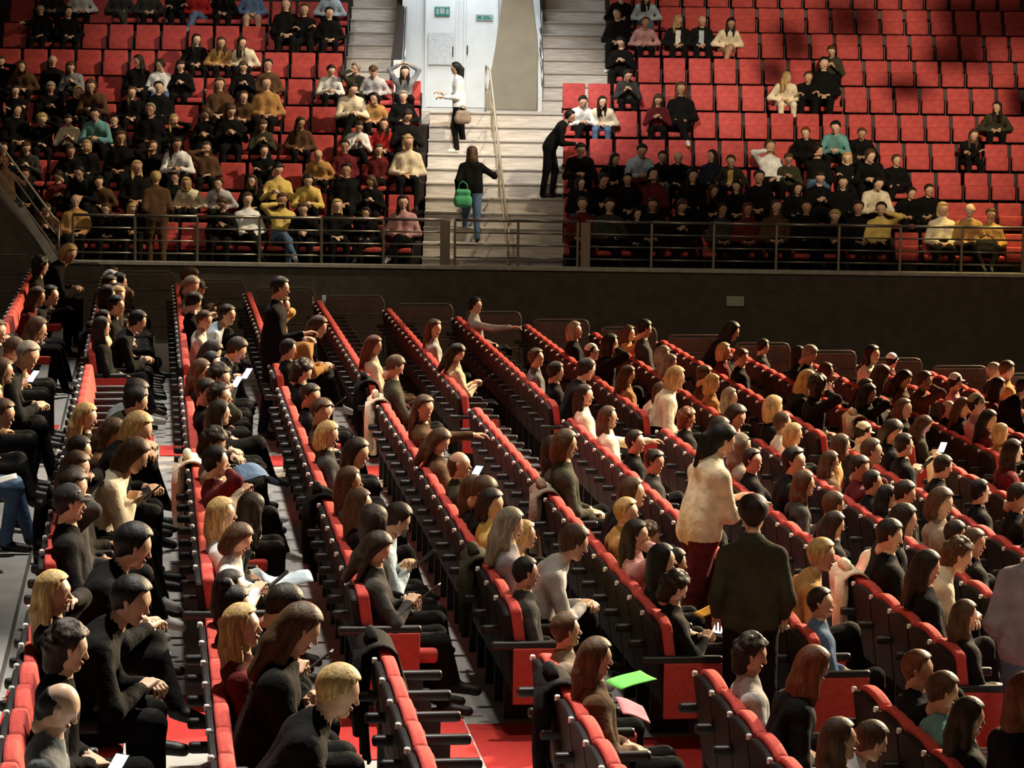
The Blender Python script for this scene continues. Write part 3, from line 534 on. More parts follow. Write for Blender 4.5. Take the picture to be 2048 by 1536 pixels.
# side stair climbing to the far left above the wall
o = empty('side_stair', T(-7.75, 47.4, 2.2), -TA); tag(o, 'black side stair with pale stringer climbing away from the balustrade corner', 'stairs')
c = MB(); c.prism([(0, 0, -.05), (-2.6, 0, 3.0), (-2.6, 0, -2.2), (0, 0, -2.2)], (0, .9, 0)); link('body', c.mesh('side_stair_body'), M_DARK, o)
c = MB(); c.prism([(.06, -.04, -.02), (-.62, -.04, 1.02), (-.72, -.04, .95), (-.05, -.04, -.10)], (0, .05, 0)); link('stringer', c.mesh('stair_stringer'), M_KERB, o)
for k, dz in enumerate((.85, .6, .35)):
    c = MB(); c.tube([(-.02, 0, dz - .1), (-.12, 0, dz), (-1.25, 0, dz + 1.55), (-2.2, 0, dz + 1.75)], .022 if k == 0 else .013); link('rail', c.mesh('stair_rail', smooth=True), M_RAILY if k == 0 else M_STEEL, o)
for x, zz in ((-.02, .78), (-1.12, 2.28)):
    c = MB(); c.tube([(x, 0, zz - .05), (x, 0, zz - .85)], .02); link('post', c.mesh('stair_post', smooth=True), M_STEEL, o)
# small signs on the black wall
s = plate('wall_sign', 'pale green sign mounted on the black wall', 'sign', 3.84, 47.88, 1.72, .30, .17, mat('sign_pale', (.42, .45, .36), .6))
bars(s, [(-.13, .0, .02, .065), (-.08, .06, -.045, -.01), (.07, .12, -.06, .06)], M_STEPE)
for q, t in enumerate((-3.50, -3.27)):
    s = plate('wall_notice', '%s white notice low on the black wall' % ('squarish' if q == 0 else 'narrow'), 'notice', t, 47.88, 1.62 + .02 * q, .10 if q == 0 else .07, .17, M_PAPER)
    bars(s, [(-.02, .02, -.06, .0)], M_STEPE)

# ------------------------------------------------------------------ people
def surf_net(V, org, h):
    ins = V < 0
    nx, ny, nz = V.shape
    acc = np.zeros((nx - 1, ny - 1, nz - 1, 3), np.float32); cnt = np.zeros((nx - 1, ny - 1, nz - 1), np.float32)
    quads = []
    idx = None
    edges = []
    for ax in range(3):
        lo = [slice(None)] * 3; hi = [slice(None)] * 3
        lo[ax] = slice(0, -1); hi[ax] = slice(1, None)
        a = V[tuple(lo)]; b = V[tuple(hi)]
        cr = np.argwhere((a < 0) != (b < 0))
        va = a[cr[:, 0], cr[:, 1], cr[:, 2]]; vb = b[cr[:, 0], cr[:, 1], cr[:, 2]]
        t = va / (va - vb)
        p = cr.astype(np.float32).copy(); p[:, ax] += t
        o1, o2 = [(1, 2), (2, 0), (0, 1)][ax]
        edges.append((cr, va < 0, o1, o2))
        for s1 in (0, 1):
            for s2 in (0, 1):
                c = cr.copy(); c[:, o1] -= s1; c[:, o2] -= s2
                ok = (c[:, 0] >= 0) & (c[:, 1] >= 0) & (c[:, 2] >= 0) & (c[:, 0] < nx - 1) & (c[:, 1] < ny - 1) & (c[:, 2] < nz - 1)
                cc = c[ok]
                np.add.at(acc, (cc[:, 0], cc[:, 1], cc[:, 2]), p[ok]); np.add.at(cnt, (cc[:, 0], cc[:, 1], cc[:, 2]), 1)
    cells = np.argwhere(cnt > 0)
    idx = -np.ones(cnt.shape, np.int32); idx[cells[:, 0], cells[:, 1], cells[:, 2]] = np.arange(len(cells))
    verts = acc[cells[:, 0], cells[:, 1], cells[:, 2]] / cnt[cells[:, 0], cells[:, 1], cells[:, 2]][:, None] * h + np.array(org, np.float32)
    for cr, neg, o1, o2 in edges:
        q = []
        for s1, s2 in ((0, 0), (1, 0), (1, 1), (0, 1)):
            c = cr.copy(); c[:, o1] -= s1; c[:, o2] -= s2
            c = np.clip(c, 0, None)
            q.append(idx[np.minimum(c[:, 0], cnt.shape[0] - 1), np.minimum(c[:, 1], cnt.shape[1] - 1), np.minimum(c[:, 2], cnt.shape[2] - 1)])
        q = np.stack(q, 1); q[~neg] = q[~neg][:, ::-1]
        quads.append(q[(q >= 0).all(1)])
    return verts, np.concatenate(quads).astype(np.int32)

# primitive: (a, b, ra, rb, slot, blend)  -- a tapered capsule
def d_prim(P, pr):
    a, b, ra, rb = np.array(pr[0]), np.array(pr[1]), pr[2], pr[3]
    ba = b - a; L = max(float(ba @ ba), 1e-9)
    t = np.clip(((P - a) @ ba) / L, 0, 1)
    return np.linalg.norm(P - a - t[..., None] * ba, axis=-1) - (ra + (rb - ra) * t)
def build(prims, h, cut=None):
    lo = np.min([np.minimum(np.array(p[0]) - p[2], np.array(p[1]) - p[3]) for p in prims], 0) - 2.5 * h
    hi = np.max([np.maximum(np.array(p[0]) + p[2], np.array(p[1]) + p[3]) for p in prims], 0) + 2.5 * h
    n = np.ceil((hi - lo) / h).astype(int) + 1
    V = np.full(n, .5, np.float32)
    ax = [lo[q] + h * np.arange(n[q]) for q in range(3)]
    for p in prims:
        k = p[5]; mgn = k + 2 * h
        l = np.minimum(np.array(p[0]) - p[2], np.array(p[1]) - p[3]) - mgn; u = np.maximum(np.array(p[0]) + p[2], np.array(p[1]) + p[3]) + mgn
        s = [slice(max(0, int((l[q] - lo[q]) / h)), min(n[q], int((u[q] - lo[q]) / h) + 2)) for q in range(3)]
        G = np.stack(np.meshgrid(ax[0][s[0]], ax[1][s[1]], ax[2][s[2]], indexing='ij'), -1)
        d = d_prim(G, p).astype(np.float32)
        W = V[s[0], s[1], s[2]]
        hh = np.maximum(k - np.abs(W - d), 0) / k
        V[s[0], s[1], s[2]] = np.minimum(W, d) - hh * hh * k * .25
    if cut is not None:
        G = np.stack(np.meshgrid(*ax, indexing='ij'), -1)
        V = cut(G, V)
    v, f = surf_net(V, lo, h)
    c = v[f].mean(1)
    D = np.stack([d_prim(c, p) for p in prims], 0)
    sl = np.array([p[4] for p in prims])[D.argmin(0)]
    return v, f, sl
def rotz(a):
    c, s = math.cos(a), math.sin(a); return np.array([[c, -s, 0], [s, c, 0], [0, 0, 1]])
def roty(a):
    c, s = math.cos(a), math.sin(a); return np.array([[c, 0, s], [0, 1, 0], [-s, 0, c]])
def ik(sh, hand, l1, l2, hint):
    sh, hand = np.array(sh, float), np.array(hand, float)
    d = hand - sh; L = np.linalg.norm(d)
    if L > .985 * (l1 + l2):
        hand = sh + d / L * .985 * (l1 + l2); d = hand - sh; L = np.linalg.norm(d)
    if L < .12:
        hand = sh + d / max(L, 1e-6) * .12; d = hand - sh; L = .12
    a = (l1 * l1 - l2 * l2 + L * L) / (2 * L); hgt = math.sqrt(max(l1 * l1 - a * a, 0))
    u = d / L; w = np.array(hint, float); w = w - u * (w @ u); w /= np.linalg.norm(w)
    return sh + u * a + w * hgt, hand
SKIN, TOP, BOT, SHOE, INN, EYE, LIP = range(7)
def torso(hip, lean, twist, bulk, seated):
    R = rotz(twist) @ roty(lean)
    def P(x, y, z): return hip + R @ np.array([x, y, z])
    pr = []
    for s in (-1, 1):
        pr.append((hip + np.array([0, s * .075, 0.]), P(0, s * .07, .16), .125 * bulk, .105 * bulk, TOP if not seated else BOT, .05))
        pr.append((P(-.005, s * .065, .10), P(.01, s * .085, .36), .110 * bulk, .105 * bulk, TOP, .06))
        pr.append((P(0, s * .03, .455), P(-.01, s * .148, .408), .065, .064 * bulk, TOP, .06))
    pr.append((P(-.01, 0, .43), P(.004, 0, .492), .085, .068, TOP, .05))
    pr.append((P(.005, 0, .44), P(.028, 0, .56), .050, .047, SKIN, .008))
    return pr, P
HAND_T = {  # right, left hand goals in the torso-independent seated frame
 'r': ((.40, -.06, .64), (.42, .09, .64)), 'p': ((.42, -.07, .82), (.42, .06, .80)), 'f': ((.60, -.06, .70), (.62, .05, .69)),
 'c': ((.33, .10, .80), (.35, -.11, .83)), 'k': ((.30, -.24, .62), (.30, .24, .62)), 'h': ((.30, -.08, 1.13), (.42, .06, .66)),
 'o': ((.80, -.28, .90), (.42, .08, .64)), 'w': ((.18, -.10, 1.30), (.18, .10, 1.30))}
def seated_prims(pose, lean, legs, bulk):
    hip = np.array([.22, 0, .53])
    pr, P = torso(hip, math.radians(lean), 0, bulk, True)
    hands = []
    sh0 = P(0, 0, .43)
    for s, tgt in zip((-1, 1), HAND_T[pose]):
        sh = P(-.01, s * .168, .40)
        tg = np.array(tgt, float)
        if pose in 'chw' and tg[2] > .75:
            tg = tg + (P(0, 0, .5) - (hip + roty(math.radians(-4)) @ np.array([0, 0, .5])))
        elif pose == 'p':
            tg = tg + np.array([.5 * max(0, P(0, 0, .5)[0] - hip[0]), 0, -.3 * max(0, hip[2] + .5 - P(0, 0, .5)[2])])
        e, hd = ik(sh, tg, .285, .255, (-.25, s * .8, -.7 if pose != 'w' else .3))
        pr.append((sh, e, .064 * bulk, .052 * bulk, TOP, .04)); pr.append((e, e + (hd - e) * .86, .052 * bulk, .040, TOP, .03))
        pr.append((e + (hd - e) * .8, hd, .031, .027, SKIN, .02))
        hands.append((hd, (hd - e) / np.linalg.norm(hd - e), s))
    if legs == 'n': L = [((.64, -.13, .54), (.66, -.14, .10), (.84, -.16, .045)), ((.64, .13, .54), (.64, .13, .10), (.82, .15, .045))]
    elif legs == 'x': L = [((.64, .02, .61), (.76, .17, .30), (.90, .20, .22)), ((.64, .09, .53), (.62, .08, .10), (.80, .10, .045))]
    else: L = [((.62, -.11, .53), (.74, -.11, .11), (.90, -.13, .05)), ((.64, .10, .53), (.56, .10, .10), (.74, .11, .045))]
    for s, (k, a, t) in zip((-1, 1), L):
        h = (.24, s * .10, .515)
        pr.append((h, k, .098 * bulk, .072, BOT, .04)); pr.append((k, a, .068, .050, BOT, .03))
        a2 = np.array(a) + np.array([0, 0, -.03]); pr.append((a2, t, .046, .036, SHOE, .015))
    return pr, P(.045, 0, .655), hands, P
def standing_prims(kind, bulk):
    hip = np.array([0, 0, .93]); lean = {'sW': 12, 'sF': 30, 'sB': 3, 'sU': 8, 'sL': 3}[kind]
    pr, P = torso(hip, math.radians(lean), 0, bulk, False)
    hands = []
    HT = {'sW': ((.40, -.12, 1.10), (.38, .14, 1.12)), 'sF': ((.48, -.2, 1.0), (.42, .2, .98)), 'sB': ((.12, -.21, .92), (.12, .21, .92)),
          'sU': ((.34, -.40, 1.22), (.10, .26, .90)), 'sL': ((.34, -.08, 1.12), (.30, .16, 1.05))}[kind]
    for s, tg in zip((-1, 1), HT):
        sh = P(-.01, s * .168, .40)
        e, hd = ik(sh, tg, .29, .26, (-.8, s * .22, -.3))
        pr.append((sh, e, .062 * bulk, .052 * bulk, TOP, .04)); pr.append((e, e + (hd - e) * .86, .052 * bulk, .040, TOP, .03))
        pr.append((e + (hd - e) * .8, hd, .031, .027, SKIN, .02)); hands.append((hd, (hd - e) / np.linalg.norm(hd - e), s))
    step = {'sW': .12, 'sF': .08, 'sB': .04, 'sU': .14, 'sL': .06}[kind]
    for s in (-1, 1):
        h = np.array([0, s * .085, .90]); k = np.array([.03 + s * step, s * .10, .50]); a = np.array([-.03 + s * step * 1.1, s * .11, .09])
        pr.append((h, k, .105 * bulk, .072, BOT, .04)); pr.append((k, a, .068, .052, BOT, .03)); pr.append((a + [0, 0, -.04], a + [.16, s * .02, -.045], .046, .036, SHOE, .015))
    return pr, P(.045, 0, .655), hands, P
# head, origin at its centre, looking along +x
HEADP = [((-.022, 0, .035), (-.012, 0, .045), .088, .088, SKIN, .03), ((.015, -.018, .02), (.02, .018, .02), .072, .072, SKIN, .03),
 ((.03, 0, -.06), (.052, 0, -.088), .050, .030, SKIN, .035), ((.0, -.03, -.055), (.0, .03, -.055), .042, .042, SKIN, .03),
 ((.084, 0, .012), (.103, 0, -.024), .008, .0125, SKIN, .014), ((.098, -.010, -.030), (.098, .010, -.030), .008, .008, SKIN, .008),
 ((.012, -.084, -.016), (.002, -.095, .020), .013, .018, SKIN, .006), ((.012, .084, -.016), (.002, .095, .020), .013, .018, SKIN, .006),
 ((.074, -.030, .030), (.074, .030, .030), .016, .016, SKIN, .016), ((.084, -.014, -.058), (.084, .014, -.058), .0095, .0095, LIP, .006),
 ((.070, -.032, .010), (.071, -.032, .010), .0135, .0135, EYE, .003), ((.070, .032, .010), (.071, .032, .010), .0135, .0135, EYE, .003),
 ((-.03, 0, -.06), (-.045, 0, -.13), .050, .050, SKIN, .03)]
HEADS = {h: build(HEADP if h < .015 else [q[:4] + ((SKIN if q[4] == EYE else q[4]),) + q[5:] for q in HEADP], h) for h in (.0085, .012, .017)}
def hand_prims(fat, curl):
    pr = [((0, -.022, 0), (.075, -.028, 0), .017, .016, SKIN, .012), ((0, 0, 0), (.082, 0, 0), .018, .016, SKIN, .012), ((0, .022, 0), (.075, .026, 0), .017, .015, SKIN, .012)]
    for q, (y, L) in enumerate(((-.033, .072), (-.011, .082), (.011, .077), (.032, .060))):
        a = np.array([.085, y, 0]); b_ = a + np.array([L * .5 * math.cos(curl), y * .1, -L * .5 * math.sin(curl)]); c = b_ + np.array([L * .5 * math.cos(curl * 2.2), 0, -L * .5 * math.sin(curl * 2.2)])
        pr.append((a, b_, .0095 * fat, .0085 * fat, SKIN, .005)); pr.append((b_, c, .0085 * fat, .0072 * fat, SKIN, .005))
    pr.append(((.015, -.035, -.005), (.055, -.062, -.018), .013 * fat, .010 * fat, SKIN, .01)); pr.append(((.055, -.062, -.018), (.085, -.058, -.03), .010 * fat, .008 * fat, SKIN, .005))
    return pr
HANDS = {}
for hh, fat in ((.007, 1.0), (.0105, 1.15), (.016, 1.45)):
    HANDS[hh] = {c: build(hand_prims(fat, c), hh) for c in (.45, .8)}
LODS = {0: (.017, .0085, .007), 1: (.021, .012, .0105), 2: (.027, .017, .016)}

# hair, in the head frame
def face_cut(back=.02, low=-.2):
    def f(G, V):
        # carve away the face: everything in front of a slanted plane below the hairline
        x, z = G[..., 0], G[..., 2]
        pl = np.minimum(x - back - .35 * np.clip(z - .0, -.05, .2), .095 - z * 1.0)
        return np.maximum(V, pl)
    return f
def hair_build(style):
    crown = [((-.026, 0, .04), (-.014, 0, .052), .102, .100, 0, .02), ((.01, -.02, .05), (.01, .02, .05), .088, .088, 0, .02)]
    h = .011; cut = face_cut()
    if style == 's': pr = crown + [((-.045, 0, -.01), (-.05, 0, -.04), .072, .05, 0, .03)]
    elif style == 'x':
        pr = [((-.024, 0, .030), (-.016, 0, .040), .094, .094, 0, .01), ((-.05, 0, -.02), (-.055, 0, -.07), .072, .052, 0, .03)]
        cut = lambda G, V: np.maximum(np.maximum(V, G[..., 0] - .015), G[..., 2] - .045 + .3 * G[..., 0])
    elif style in 'lp':
        pr = crown + [((-.06, 0, -.02), (-.085, 0, -.12), .085, .075, 0, .03)]
        if style == 'l':
            for s in (-1, 1):
                pr += [((-.03, s * .075, .0), (-.02, s * .088, -.16), .038, .034, 0, .03), ((-.02, s * .088, -.16), (-.015, s * .082, -.29), .034, .018, 0, .03)]
            pr += [((-.085, -.035, -.12), (-.105, -.04, -.31), .06, .035, 0, .03), ((-.085, .035, -.12), (-.105, .04, -.31), .06, .035, 0, .03)]
        else:
            pr += [((-.11, 0, .04), (-.15, 0, -.02), .03, .034, 0, .02), ((-.15, 0, -.02), (-.13, 0, -.26), .036, .018, 0, .02)]
    elif style == 'b':
        pr = crown + [((-.05, 0, -.02), (-.06, 0, -.10), .095, .08, 0, .03)]
        for s in (-1, 1): pr += [((-.02, s * .075, .02), (-.005, s * .085, -.11), .036, .030, 0, .03)]
    elif style == 'u': pr = crown + [((-.05, 0, -.02), (-.055, 0, -.06), .075, .055, 0, .03), ((-.085, 0, .13), (-.09, 0, .14), .05, .05, 0, .015)]
    elif style == 'c':
        rs = np.random.RandomState(3); pr = crown + [((-.05, 0, -.02), (-.055, 0, -.09), .09, .07, 0, .03)]
        for q in range(46):
            a = rs.uniform(0, 2 * math.pi); e = rs.uniform(-.5, 1.5)
            p = np.array([-.025 + .105 * math.cos(e) * math.cos(a), .108 * math.cos(e) * math.sin(a), .03 + .108 * math.sin(e)])
            if p[0] > .055 and p[2] < .08: continue
            pr.append((p, p + .005, .027, .027, 0, .012))
    v, f, _ = build(pr, h, cut)
    me = bpy.data.meshes.new('hair_' + style)
    fill(me, v, f, None)
    return me
def fill(me, v, f, sl):
    me.vertices.add(len(v)); me.vertices.foreach_set('co', np.ascontiguousarray(v, np.float32).ravel())
    me.loops.add(f.size); me.loops.foreach_set('vertex_index', np.ascontiguousarray(f, np.int32).ravel())
    me.polygons.add(len(f)); me.polygons.foreach_set('loop_start', np.arange(0, f.size, 4, dtype=np.int32))
    try: me.polygons.foreach_set('loop_total', np.full(len(f), 4, np.int32))
    except Exception: pass
    if sl is not None: me.polygons.foreach_set('material_index', np.ascontiguousarray(sl, np.int32))
    me.polygons.foreach_set('use_smooth', np.ones(len(f), bool))
    me.update(calc_edges=True)
HAIR = {s: hair_build(s) for s in 'sxlpbuc'}
def cap_mesh():
    pr = [((-.022, 0, .05), (-.012, 0, .058), .108, .106, 0, .02)]
    v, f, _ = build(pr, .011, lambda G, V: np.maximum(V, .045 - G[..., 2] - .15 * G[..., 0]))
    me = bpy.data.meshes.new('cap'); 
    # add the peak
    n = 9; pv = []; pf = []
    for q in range(n):
        a = -1.0 + 2.0 * q / (n - 1)
        for r in (.088, .165):
            for dz in (0, -.008): pv.append((-.015 + r * math.cos(a) * (1.0), .088 / .1 * r * math.sin(a) * (1 if r < .1 else .62), .060 - (.02 if r > .1 else 0) + dz))
    for q in range(n - 1):
        a = q * 4; b_ = a + 4
        pf += [(a, b_, b_ + 2, a + 2), (a + 1, a + 3, b_ + 3, b_ + 1), (a + 2, b_ + 2, b_ + 3, a + 3)]
    v2 = np.concatenate([v, np.array(pv, np.float32)]); f2 = np.concatenate([f, np.array(pf, np.int32) + len(v)])
    fill(me, v2, f2, None); return me
CAP = cap_mesh()
def hood_mesh():
    pr = [((-.04, 0, .04), (-.03, 0, .05), .125, .122, 0, .02), ((-.06, 0, -.05), (-.09, 0, -.16), .11, .10, 0, .04)]
    v, f, _ = build(pr, .012, lambda G, V: np.maximum(V, -(np.linalg.norm((G - [.09, 0, -.005]) / [1.0, .82, 1.1], axis=-1) - .112)))
    me = bpy.data.meshes.new('hood'); fill(me, v, f, None); return me
HOOD = hood_mesh()

BODY = {}
def body_arrays(key, lod, inner):
    k = (key, lod)
    if k not in BODY:
        if key[0] == 'seat': pr, hp, hands, P = seated_prims(key[1], key[2], key[3], key[4])
        else: pr, hp, hands, P = standing_prims(key[1], key[2])
        v, f, sl = build(pr, LODS[lod][0])
        # open-front garment region, and the bare neckline
        c = v[f].mean(1); o = P(0, 0, 0); Rinv = np.linalg.inv(np.stack([P(1, 0, 0) - o, P(0, 1, 0) - o, P(0, 0, 1) - o], 1))
        q = (c - o) @ Rinv.T
        sl = sl.copy()
        sl[(sl == TOP) & (q[:, 0] > .045) & (np.abs(q[:, 1]) < .052 - .03 * (q[:, 2] < .2)) & (q[:, 2] > .10) & (q[:, 2] < .47) & (np.abs(q[:, 0]) < .2)] = INN
        vs = [v]; fs = [f]; ss = [sl]; n = len(v)
        for hd, dr, s in hands:
            hv, hf, hs = HANDS[LODS[lod][2]][.8 if key[1] in ('p', 'f', 'c') else .45]
            x = dr; z = np.array([0, 0, 1.]) - x * x[2]
            if np.linalg.norm(z) < .2: z = np.array([1., 0, 0]) - x * x[0]
            z /= np.linalg.norm(z); y = np.cross(z, x)
            hv = hv * [1, s, 1]; hf2 = hf if s > 0 else hf[:, ::-1]
            vs.append(hv @ np.stack([x, y, z], 0) + hd); fs.append(hf2 + n); ss.append(hs); n += len(hv)
        BODY[k] = (np.concatenate(vs), np.concatenate(fs), np.concatenate(ss), hp, hands)
    return BODY[k]

HS = .88
def person(key, lod, mirror, loc, rz, scale, hair, top, bot, yaw, pitch, label, group, skin=None, hair_scale=1.0):
    v, f, sl, hp, hands = body_arrays(key, lod, top)
    hv, hf, hs = HEADS[LODS[lod][1]]
    R = rotz(math.radians(yaw)) @ roty(math.radians(pitch))
    hp = np.array(hp)
    if mirror:
        v = v * [1, -1, 1]; f = f[:, ::-1]; hp = hp * [1, -1, 1]
    vv = np.concatenate([v, hv @ R.T * HS + hp]) * scale
    ff = np.concatenate([f, hf + len(v)])
    me = bpy.data.meshes.new('person')
    fill(me, vv, ff, np.concatenate([sl, hs]))
    sk = skin or random.choice(SKINS[:2] * 3 + SKINS[2:3])
    tm = top_mat(top)
    for q in (sk, tm, sk if bot == 's' else top_mat(bot), M_SHOEW if random.random() < .25 else M_SHOE, top_mat(INNER[top]) if top in INNER else tm, M_EYE, M_LIP):
        me.materials.append(q)
    o = bpy.data.objects.new('person', me); COL.objects.link(o)
    o.location = loc; o.rotation_euler = (0, 0, rz)
    tag(o, label, 'person', group)
    st, hc = hair[0], hair[1]
    def child(name, mesh, material, sc):
        c = link(name, mesh, material, o)
        M = Matrix([list(R[r]) + [hp[r] * scale] for r in range(3)] + [[0, 0, 0, 1]])
        c.matrix_local = M @ Matrix.Scale(scale * sc * HS, 4)
        return c
    if st == 'k':
        child('hair', HAIR['s'], hair_mat(random.choice('kd')), 1.0); child('cap', CAP, mat('cap_' + HAIRC[hc][1], HAIRC[hc][0], .8, 14, .2, .3), 1.0)
    elif st == 'h':
        child('hair', HAIR['s'], hair_mat('d'), 1.0); child('hood', HOOD, tm, 1.0)
    else:
        child('hair', HAIR[st], hair_mat(hc), 1.0 + random.uniform(0, .05))
    cz, s_ = math.cos(rz), math.sin(rz)
    out = []
    for hd, dr, s in hands:
        h = np.array(hd) * ([1, -1, 1] if mirror else [1, 1, 1]) * scale
        out.append(Vector((loc[0] + cz * h[0] - s_ * h[1], loc[1] + s_ * h[0] + cz * h[1], loc[2] + h[2])))
    return o, out
HSTY = {'s': 'short %s-haired person', 'l': 'long %s-haired person', 'b': 'bobbed %s-haired person', 'u': '%s-haired person with bun', 'x': 'balding %s-haired person',
        'k': 'person in %s cap', 'h': 'hooded %s-haired person', 'c': 'curly %s-haired person', 'p': 'ponytailed %s-haired person'}
def who(hair, top):
    cw = HAIRC[hair[1]][1].replace('dark brown', 'dark-brown')
    return HSTY[hair[0]] % cw + (' and ' if hair[0] == 'k' else ' in ') + TOPS[top][1]
def phone(loc, rz, screen, label, tilt=50):
    o = empty('phone', loc, rz); tag(o, label, 'phone', 'phones in hands')
    c = MB(); c.box(-.006, .002, -.037, .037, 0, .15); p = link('body', c.mesh('phone_body', .003, 1), M_BLACK, o); p.rotation_euler = (0, math.radians(tilt), 0)
    c = MB(); c.box(-.0075, -.0062, -.033, .033, .006, .144); q = link('screen', c.mesh('phone_screen'), screen, o); q.rotation_euler = (0, math.radians(tilt), 0)
    return o

def snap(v, grid): return min(grid, key=lambda g: abs(g - v))
rown = {}
lowp = []
for r in LOWER_P:
    i, j, hx, hz = int(r[0]), int(r[1]), float(r[2]), float(r[3])
    lowp.append((i, j, hx, hz, r[4], r[5], r[6], r[7], int(r[8])))
GLOW = {}
GLOW = {(0, 31): M_SCREENP, (2, 22): M_SCREEN, (2, 16): M_SCREEN, (-1, 3): M_SCREEN, (3, 11): M_SCREENW, (4, 18): M_SCREEN, (8, 32): M_SCREENW, (0, 30): M_SCREEN, (-2, 28): M_SCREEN}
for i, j, hx, hz, hair, top, bot, pose, yaw in lowp:
    lean = snap(math.degrees(math.asin(max(-.15, min(.6, (hx - .265) / .655)))), (-6, 4, 14, 26))
    if pose == 'f' or hz < .98: lean = max(lean, 14 if pose != 'f' else 26)
    y = SEATY[j]
    n = sum(1 for q in lowp if q[0] == i and q[1] <= j)
    lod = 0 if y < 17.5 else (1 if y < 27.5 else 2)
    bulk = 1.03 if top in 'kevoza' else .95
    key = ('seat', pose, lean, random.choice('nnxs'), bulk)
    nominal = .53 + .655 * math.cos(math.radians(lean)) - .045 * math.sin(math.radians(lean))
    sc = max(.84, min(1.07, hz / nominal))
    pitch = {'p': 28, 'f': 18}.get(pose, random.choice((-4, 0, 6, 12)))
    o, hands = person(key, lod, random.random() < .35, (row_x(i), y, row_z(i)), 0, sc, hair, top, bot, yaw, pitch,
        '%s, %s person from camera in %s floor row' % (who(hair, top), ordinal(n), row_word(i)), 'audience seated on the floor stand')
    if pose == 'p':
        p = (hands[0] + hands[1]) / 2 + Vector((.085, 0, .02))
        g = GLOW.get((i, j))
        phone(p, .95 if g else random.uniform(-.3, .3), g or M_BLACK, '%s held by the %s person from camera in %s floor row' % ('glowing phone' if g else 'dark phone', ordinal(n), row_word(i)))
upp = []
for r in UPPER_P:
    upp.append((r[0], int(r[1]), int(r[2]), float(r[3]), float(r[4]), r[5], r[6], r[7], r[8], int(r[9])))
for side, k, q, dt, hz, hair, top, bot, pose, yaw in upp:
    C = LC if side == 'L' else RC
    n = sum(1 for z in upp if z[0] == side and z[1] == k and abs(C(z[2])) <= abs(C(q)))
    lean = 26 if (pose == 'f' or hz < .98) else (14 if hz < 1.06 else random.choice((-6, 4)))
    key = ('seat', pose, lean, random.choice('nnnx'), 1.02 if top in 'kevozaKU' else .94)
    nominal = .53 + .655 * math.cos(math.radians(lean)) - .045 * math.sin(math.radians(lean))
    sc = max(.90, min(1.05, hz / nominal))
    pitch = {'p': 24, 'f': 14}.get(pose, random.choice((-4, 0, 6)))
    loc = T(C(q) + dt * .6, rowd(k), rowf(k))
    person(key, 2, random.random() < .5, loc, FACE_UP + random.uniform(-.15, .25), sc, hair, top, bot, yaw + random.choice((-15, 0, 15, 30)), pitch,
        '%s, %s from stairs, %s' % (who(hair, top), ordinal(n), uwords(side, k)), 'audience seated on the upper stand')

# standing people
def stander(kind, hair, top, bot, loc, rz, head_z, yaw, pitch, label, lod=1, bulk=1.05):
    sc = max(.85, min(1.1, (head_z) / 1.6))
    return person(('stand', kind, bulk), lod, False, loc, rz, sc, hair, top, bot, yaw, pitch, label, 'people on their feet')
R_ = math.radians
stander('sW', 'pk', 'e', 'm', (row_x(3) + .80, 19.55, row_z(3)), R_(20), 1.62, -20, 22, 'ponytailed person standing in cream fluffy jacket and dark red trousers', 0, 1.0)
stander('sB', 'sd', 'd', 'k', (row_x(3) + .55, 16.6, row_z(3)), R_(80), 1.56, 0, 4, 'person standing with back turned in olive green sweater and black trousers', 0, .90)
stander('sB', 'sb', 'v', 'b', (row_x(5) + .42, 16.5, row_z(5)), R_(60), 1.62, 0, 4, 'person standing at the frame edge in long lavender grey coat and jeans', 0, 1.12)
stander('sL', 'sd', 'k', 'k', (row_x(1) + .05, 29.55, row_z(1)), R_(-10), 1.62, 0, 8, 'person in black leaning forward at the far end of floor stand', 1)
stander('sL', 'pk', 'w', 'k', T(-1.05, 51.9, 2.06 + 8 * RS), -TA + math.pi, 1.58, 0, 6, 'person in white top standing on the central stair with pale bag', 2)
stander('sU', 'lb', 'k', 'b', T(-.77, 49.75, 2.06 + 2 * RS), -TA + math.pi / 2, 1.6, 0, 6, 'person in black jacket climbing the central stair with green bag', 2)
stander('sB', 'sy', 'z', 'z', T(-6.25, 48.55, 2.06), -TA + math.pi / 2 + .3, 1.62, 0, 0, 'person in brown coat standing behind the balustrade with back turned', 2, 1.12)
stander('sU', 'ca', 'z', 'k', T(-8.95, 48.9, 2.4), -TA + 2.2, 1.5, 0, 0, 'curly auburn-haired person in brown coat on the black side stair', 2)
stander('sF', 'sk', 'k', 'k', T(.62, 50.62, 2.06 + 5 * RS), -TA, 1.6, -20, 10, 'person in black bending forward at the edge of central stair', 2)

